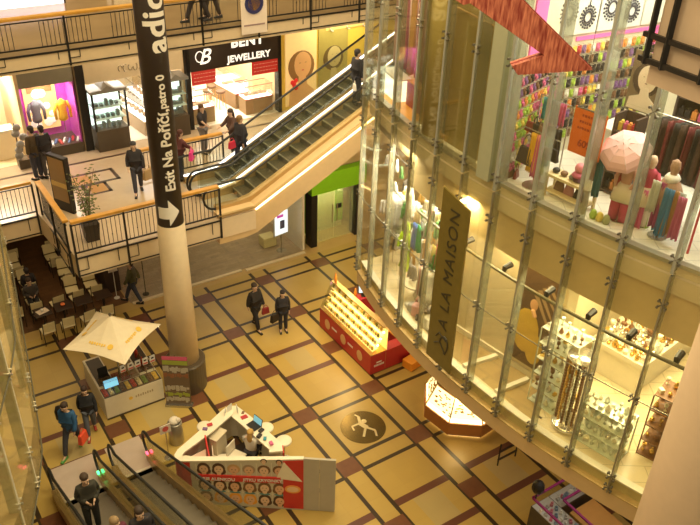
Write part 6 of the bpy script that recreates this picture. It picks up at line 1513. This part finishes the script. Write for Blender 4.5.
def person(label, uvz, rz, h=1.7, pose='stand', coat=(.03, .03, .035), legs=(.03, .03, .05), hair=(.05, .03, .02), hairlen=0, skin=(.62, .40, .27), coatlen=.80, bare=False, shoes=(.02, .02, .02), lean=0, arms='down', look=0, hat=None, xy=False):
    """local +y is the way the person faces"""
    t = thing('person', label, 'person', uvz, rz, xy=xy); s = h / 1.72
    def P(x, y, z): return (x * s, (y + lean * max(0, z - .9)) * s, z * s)
    sit = pose == 'sit'; hz = .48 if sit else .93; dz = hz - .93
    N = {}; E = []
    def put(k, p, r): N[k] = (p, tuple(q * s for q in r) if isinstance(r, tuple) else r * s)
    def chain(*ks): E.extend(zip(ks, ks[1:]))
    put('pel', P(0, 0, .96 + dz), (.14, .10)); put('wai', P(0, .0, 1.12 + dz), (.12, .09)); put('che', P(0, .0, 1.30 + dz), (.15, .10)); put('nb', P(0, -.005, 1.43 + dz), (.075, .06)); put('nt', P(0, .01, 1.50 + dz), (.048, .048))
    put('h1', P(0, .025, 1.575 + dz), (.066, .080)); put('h2', P(0, .015, 1.655 + dz), (.070, .088))
    put('no', P(.0, .115, 1.585 + dz), .013); put('eaL', P(.078, .01, 1.585 + dz), .014); put('eaR', P(-.078, .01, 1.585 + dz), .014)
    chain('pel', 'wai', 'che', 'nb', 'nt', 'h1', 'h2'); E += [('h1', 'no'), ('h1', 'eaL'), ('h1', 'eaR')]
    st = {'stand': (0, 0), 'walk': (.22, -.20), 'stride': (.34, -.28), 'sit': (0, 0)}[pose]
    J = {}
    for sd, sg, f in (('L', 1, st[0]), ('R', -1, st[1])):
        if sit: hip, kn, an, to = P(.09 * sg, .02, .47), P(.11 * sg, .42, .47), P(.11 * sg, .44, .09), P(.11 * sg, .58, .04)
        else: hip, kn, an, to = P(.09 * sg, 0, .88), P(.095 * sg, f * .55 + .02, .50), P(.095 * sg, f, .09 + (.05 if f < 0 else 0)), P(.11 * sg, f + .15, .035)
        J['hip' + sd], J['kn' + sd], J['an' + sd], J['to' + sd] = hip, kn, an, to
        put('hip' + sd, hip, .082); put('kn' + sd, kn, .056); put('an' + sd, an, .04); put('to' + sd, to, .03); chain('pel', 'hip' + sd, 'kn' + sd, 'an' + sd, 'to' + sd)
        sh = P(.17 * sg, -.01, 1.40 + dz)
        a = arms if isinstance(arms, str) else arms[0 if sg > 0 else 1]
        sw = -f * .7
        el, wr, pa, fdn = {'down': (P(.215 * sg, sw * .4 - .02, 1.13 + dz), P(.22 * sg, sw * .9 + .03, .89 + dz), P(.215 * sg, sw * .9 + .05, .82 + dz), (0, .15, -1)),
              'front': (P(.22 * sg, -.03, 1.14 + dz), P(.08 * sg, .20, 1.13 + dz), P(.05 * sg, .27, 1.14 + dz), (-.3 * sg, 1, .1)),
              'rail': (P(.22 * sg, .12, 1.22 + dz), P(.22 * sg, .34, 1.10 + dz), P(.22 * sg, .41, 1.08 + dz), (0, 1, -.4)),
              'bag': (P(.23 * sg, -.02, 1.13 + dz), P(.24 * sg, .10, .95 + dz), P(.24 * sg, .14, .88 + dz), (0, .3, -1))}[a]
        J['sh' + sd], J['el' + sd], J['wr' + sd], J['pa' + sd] = sh, el, wr, pa
        put('sh' + sd, sh, .055); put('el' + sd, el, .042); put('wr' + sd, wr, .027); put('pa' + sd, pa, (.034, .02)); chain('che', 'sh' + sd, 'el' + sd, 'wr' + sd, 'pa' + sd)
        fdv = Vector(fdn).normalized(); side = fdv.cross(Vector((sg, 0, 0))).normalized() if abs(fdv.x) < .9 else Vector((0, 1, 0))
        for q in range(4):
            o_ = side * (.012 * (q - 1.5) * 1.5); Lf = [.062, .075, .07, .055][q]
            b0 = Vector(pa) + o_ * s; b1 = b0 + (fdv * Lf * .6) * s; b2 = b1 + (fdv * .8 + Vector((-sg * .5, 0, 0))).normalized() * Lf * .5 * s
            for nm, pp in (('f0', b0), ('f1', b1), ('f2', b2)): put(nm + sd + str(q), tuple(pp), .0085)
            chain('f0' + sd + str(q), 'f1' + sd + str(q), 'f2' + sd + str(q))
        th0 = Vector(pa) - fdv * .02 * s; th1 = th0 + (side * .04 + fdv * .025) * s
        put('t0' + sd, tuple(th0), .010); put('t1' + sd, tuple(th1), .009); chain('t0' + sd, 't1' + sd)
    roots = {'pel'} | {k for k in N if k[:2] in ('f0', 't0')}
    body = skin_obj('body', N, E, roots, mat('skin_%.2f' % skin[0], skin, .55), t)
    # eyes
    g = MB()
    for e in (-1, 1): g.ball(P(.03 * e, .098, 1.612 + dz), .012 * s, 7, 5)
    g.build('eyes', black, t)
    cmn = 'coat_%.2f_%.2f_%.2f' % tuple(coat)
    cmat = mat(cmn, coat, .8, noise=.35, nscale=9)
    # coat / top
    C = {}; CE = []
    def pc(k, p, r): C[k] = (p, tuple(q * s * 1.2 for q in r) if isinstance(r, tuple) else r * s * 1.25)
    hem = coatlen + dz if not sit else .50
    pc('pel', P(0, 0, .98 + dz), (.165, .125)); pc('wai', P(0, 0, 1.13 + dz), (.148, .115)); pc('che', P(0, 0, 1.30 + dz), (.172, .122)); pc('nb', P(0, -.01, 1.44 + dz), (.085, .075))
    if hem < .93 + dz: pc('hem', P(0, .0, hem), (.175, .14)); CE.append(('hem', 'pel'))
    CE += [('pel', 'wai'), ('wai', 'che'), ('che', 'nb')]
    for sd in 'LR':
        pc('sh' + sd, J['sh' + sd], .07); pc('el' + sd, J['el' + sd], .058); CE += [('che', 'sh' + sd), ('sh' + sd, 'el' + sd)]
        if not bare: pc('wr' + sd, J['wr' + sd], .044); CE.append(('el' + sd, 'wr' + sd))
    skin_obj('coat', C, CE, {'pel'}, cmat, t)
    T = {}; TE = []
    T['pel'] = (P(0, 0, .95 + dz), (.145 * s, .108 * s))
    for sd in 'LR':
        T['hip' + sd] = (J['hip' + sd], .112 * s); T['kn' + sd] = (J['kn' + sd], .080 * s); T['an' + sd] = (J['an' + sd], .066 * s); TE += [('pel', 'hip' + sd), ('hip' + sd, 'kn' + sd), ('kn' + sd, 'an' + sd)]
    skin_obj('trousers', T, TE, {'pel'}, mat('legs_%.2f_%.2f_%.2f' % tuple(legs), legs, .8, noise=.3), t)
    for sd in 'LR':
        a, b = Vector(J['an' + sd]), Vector(J['to' + sd]); d = (b - a); d.z = 0; d.normalize(); sdv = Vector((-d.y, d.x, 0)) * .045 * s; z0 = a.z - .085 * s; h0 = a - d * .07 * s; t0 = a + d * .20 * s
        MB().hexa([(h0 - sdv)[:2] + (z0,), (t0 - sdv)[:2] + (z0,), (t0 + sdv)[:2] + (z0,), (h0 + sdv)[:2] + (z0,), (h0 - sdv * .8)[:2] + (z0 + .10 * s,), (t0 - sdv * .7)[:2] + (z0 + .05 * s,), (t0 + sdv * .7)[:2] + (z0 + .05 * s,), (h0 + sdv * .8)[:2] + (z0 + .10 * s,)]).build('shoe', mat('shoe_%.2f_%.2f' % (shoes[0], shoes[1]), shoes, .5), t, bevel=.012)
    hc = hat or hair; g = MB(); c0 = P(0, -.020, 1.668 + dz); c1 = P(0, -.062, 1.595 + dz)
    g.ball(c0, .102 * s, 14, 9, sx=.90, sy=1.04, sz=.86).ball(c1, .072 * s, 12, 8, sx=1.05, sy=.62, sz=1.1)
    if hairlen: g.ball(P(0, -.085, 1.54 + dz - hairlen * .5), .085 * s, 12, 8, sx=1.0, sy=.5, sz=(.11 + hairlen * .5) / .085)
    if hat: g.lathe([(.098 * s, 0), (.106 * s, .01 * s), (.100 * s, .035 * s)], 16, c=P(0, -.015, 1.665 + dz), sx=.92, sy=1.05)
    g.build('hat' if hat else 'hair', mat('hair_%.2f_%.2f_%.2f' % tuple(hc), hc, .7), t, smooth=True)
    return t
def held_bag(label, uvz, m, s=1.0, rz=0, name='handbag', cat='bag', xy=False):
    t = thing(name, label, cat, uvz, rz, xy=xy)
    MB().hexa([(-.15 * s, -.06 * s, 0), (.15 * s, -.06 * s, 0), (.15 * s, .06 * s, 0), (-.15 * s, .06 * s, 0), (-.13 * s, -.04 * s, .26 * s), (.13 * s, -.04 * s, .26 * s), (.13 * s, .04 * s, .26 * s), (-.13 * s, .04 * s, .26 * s)]).build('body', m, t, bevel=.02)
    MB().tube([(-.09 * s, 0, .25 * s)] + [(-.09 * s * cos(b), 0, (.25 + .13 * sin(b)) * s) for b in [k * pi / 5 for k in range(1, 5)]] + [(.09 * s, 0, .25 * s)], .009, 6).build('strap', m, t)
    return t
BLK = (.02, .018, .02)
# directions: rz is measured from the +v direction (away from the viewer); pi faces the viewer
person('person in a long dark coat walking away across the marble with a red bag', (9.42, 19.12, 0), pi + .25, 1.80, 'walk', coat=(.035, .028, .025), legs=BLK, coatlen=.62, hair=(.06, .04, .03))
held_bag('small dark red bag hanging beside the person in the long dark coat', (9.70, 18.95, .62), mat('bag_wine', (.30, .03, .03), .5), .9)
person('person in a black hooded jacket facing the viewer with hands in pockets', (10.12, 18.52, 0), pi - .3, 1.62, 'stand', coat=(.025, .022, .028), legs=(.02, .02, .03), coatlen=.80, hair=(.03, .02, .02), hairlen=.12)
held_bag('black shoulder bag at the side of the person in the black hooded jacket', (9.80, 18.50, .55), black, 1.15, rz=.3)
person('person in an olive jacket walking past the cafe entrance', (6.49, 22.60, 0), .9, 1.72, 'stride', coat=(.10, .10, .045), legs=(.05, .06, .10), hair=(.05, .03, .02))
person('person in a blue jacket striding toward the escalator with a red bag in hand', (2.62, 16.75, 0), 2.4, 1.78, 'stride', coat=(.03, .12, .28), legs=(.06, .06, .08), hair=(.05, .03, .02), lean=.12, shoes=(.10, .35, .08))
bp = thing('backpack', 'large black backpack on the person in the blue jacket', 'backpack', (2.50, 16.95, 1.02), rz=2.4 - pi)
MB().lathe([(.10, 0), (.17, .05), (.18, .3), (.13, .45), (.04, .5)], 14, sy=.65).build('body', black, bp, smooth=True); MB().ball((0, .1, .15), .1, 10, 6, sy=.5).build('front_pocket', black, bp, smooth=True)
held_bag('bright red carrier bag low beside the blue jacket walker', (2.84, 16.52, .42), mat('bag_scarlet', (.75, .08, .03), .5), 1.2, rz=.8)
person('person in a black jacket and jeans walking beside the backpack wearer', (3.22, 17.15, 0), 2.9, 1.68, 'walk', coat=(.02, .02, .025), legs=(.12, .13, .16), hair=(.04, .02, .015), hairlen=.1, shoes=(.35, .04, .03))
def estep(v): return .53 * (15.12 - v)
person('person in a dark zipped jacket riding the escalator and looking at their hands', (2.05, 12.75, estep(12.75) + .02), pi, 1.78, 'stand', coat=(.045, .042, .03), legs=(.03, .03, .03), arms='front', hair=(.06, .035, .02), lean=.03)
person('person in a black top with a dark ponytail riding the escalator lower in the picture', (2.45, 10.15, estep(10.15) + .02), pi, 1.68, 'stand', coat=(.03, .025, .03), hair=(.05, .025, .02), arms='front', hairlen=.1)
person('person in a plum hooded coat just behind the ponytail rider', (2.0, 10.2, estep(10.2) + .02), pi + .3, 1.66, 'stand', coat=(.16, .03, .06), hair=(.30, .20, .10))
# in the portrait kiosk
person('blonde attendant in a white top seated in the portrait kiosk', (6.50, 13.78, .02), -.9, 1.66, 'sit', coat=(.75, .70, .62), legs=(.08, .08, .10), hair=(.55, .34, .10), hairlen=.12, arms='rail')
so_ = solo(MB().lathe([(.20, 0), (.20, .02), (.03, .04), (.03, .36), (.19, .38), (.19, .43)], 16), 'stool', black, 'black round stool under the blonde attendant', 'stool', (6.50, 13.78, .02))
# first gallery
G1 = 4.8
person('person in a brown jacket looking into the purple window, the one nearer the viewer', (4.38, 23.75, G1), .5, 1.78, 'stand', coat=(.10, .065, .03), legs=(.04, .04, .06), hair=(.03, .02, .02), coatlen=.78)
person('person in a black jacket partly hidden behind the one in brown', (4.68, 23.75, G1), .3, 1.74, 'stand', coat=(.03, .025, .025), legs=(.07, .06, .06), hair=(.03, .02, .02))
person('person in a black coat and knitted hat walking along the first gallery', (6.72, 21.35, G1), pi - .3, 1.68, 'walk', coat=(.03, .025, .03), legs=(.05, .05, .07), hat=(.05, .045, .05), arms=('bag', 'down'), coatlen=.66, hairlen=.1)
held_bag('tan carrier bag held by the person in the knitted hat', (7.02, 21.20, G1 + .48), mat('bag_tan', (.40, .26, .12), .6), 1.25, rz=.4)
person('person in a black sleeveless top and grey jeans at the jewellery shop corner', (9.70, 23.1, G1), pi + .6, 1.72, 'stand', coat=(.03, .03, .03), legs=(.22, .20, .20), hair=(.10, .05, .02), hairlen=.15, bare=True, arms=('rail', 'down'), coatlen=.95)
person('long haired person in dark red bending at the foot of the rising escalator', (8.15, 21.55, G1), -1.2, 1.64, 'stand', coat=(.12, .03, .03), legs=(.04, .04, .05), hair=(.10, .03, .02), hairlen=.30, lean=.25, arms='rail')
held_bag('bright pink bag carried by the long haired person at the escalator foot', (8.52, 21.35, G1 + .72), mat('bag_pink', (.80, .05, .28), .5), 1.1, rz=.9)
person('person in an open black jacket stepping onto the rising escalator', (9.95, 20.75, 5.16), -1.3, 1.74, 'walk', coat=(.025, .022, .025), legs=(.03, .03, .05), hair=(.25, .14, .05))
held_bag('red handbag of the person in the open black jacket', (9.58, 20.62, 5.95), mat('bag_crimson', (.55, .02, .05), .5), .9, rz=.3)
person('person in a dark brown coat leaning on the balustrade behind the escalator', (10.45, 22.3, G1), pi * .55, 1.72, 'stand', coat=(.10, .05, .035), legs=(.05, .04, .04), hair=(.05, .03, .02), hairlen=.2, arms='rail', lean=.15)
person('person in black riding the rising escalator beside the glass corner', (13.45, 19.55, 4.82 + .5 * (13.45 - 9.2) + .1), -pi / 2, 1.74, 'stand', coat=(.02, .018, .02), legs=(.03, .03, .04), hair=(.03, .02, .02), arms='down')
held_bag('white handbag held low by the rider near the glass corner', (13.20, 19.30, 7.62), mat('bag_white', (.75, .70, .62), .5), .8, rz=1.2)
# second gallery
person('person in dark clothes walking along the upper gallery behind the railing', (9.25, 21.7, 9.6), 1.4, 1.75, 'stride', coat=(.05, .03, .02), legs=(.04, .03, .03), hair=(.04, .02, .02))
person('second walker in brown close behind the first on the upper gallery', (9.75, 21.85, 9.6), 1.4, 1.70, 'walk', coat=(.10, .05, .02), legs=(.06, .04, .03), hair=(.04, .02, .02))
# café guests
person('dark dressed cafe guest sitting with their back to the viewer', (3.51, 24.55, .08), 0, 1.7, 'sit', coat=(.03, .025, .03), legs=(.03, .03, .03), hair=(.03, .02, .02), arms='front')
person('guest in a grey top facing the viewer from the second cafe row', (3.41, 23.85, .08), pi, 1.7, 'sit', coat=(.08, .07, .07), legs=(.03, .03, .03), hair=(.05, .03, .02), arms='front')
person('guest with reddish hair facing the viewer deeper in the dim cafe', (2.85, 25.10, .08), pi, 1.65, 'sit', coat=(.10, .03, .03), legs=(.03, .03, .03), hair=(.12, .04, .02), arms='front')
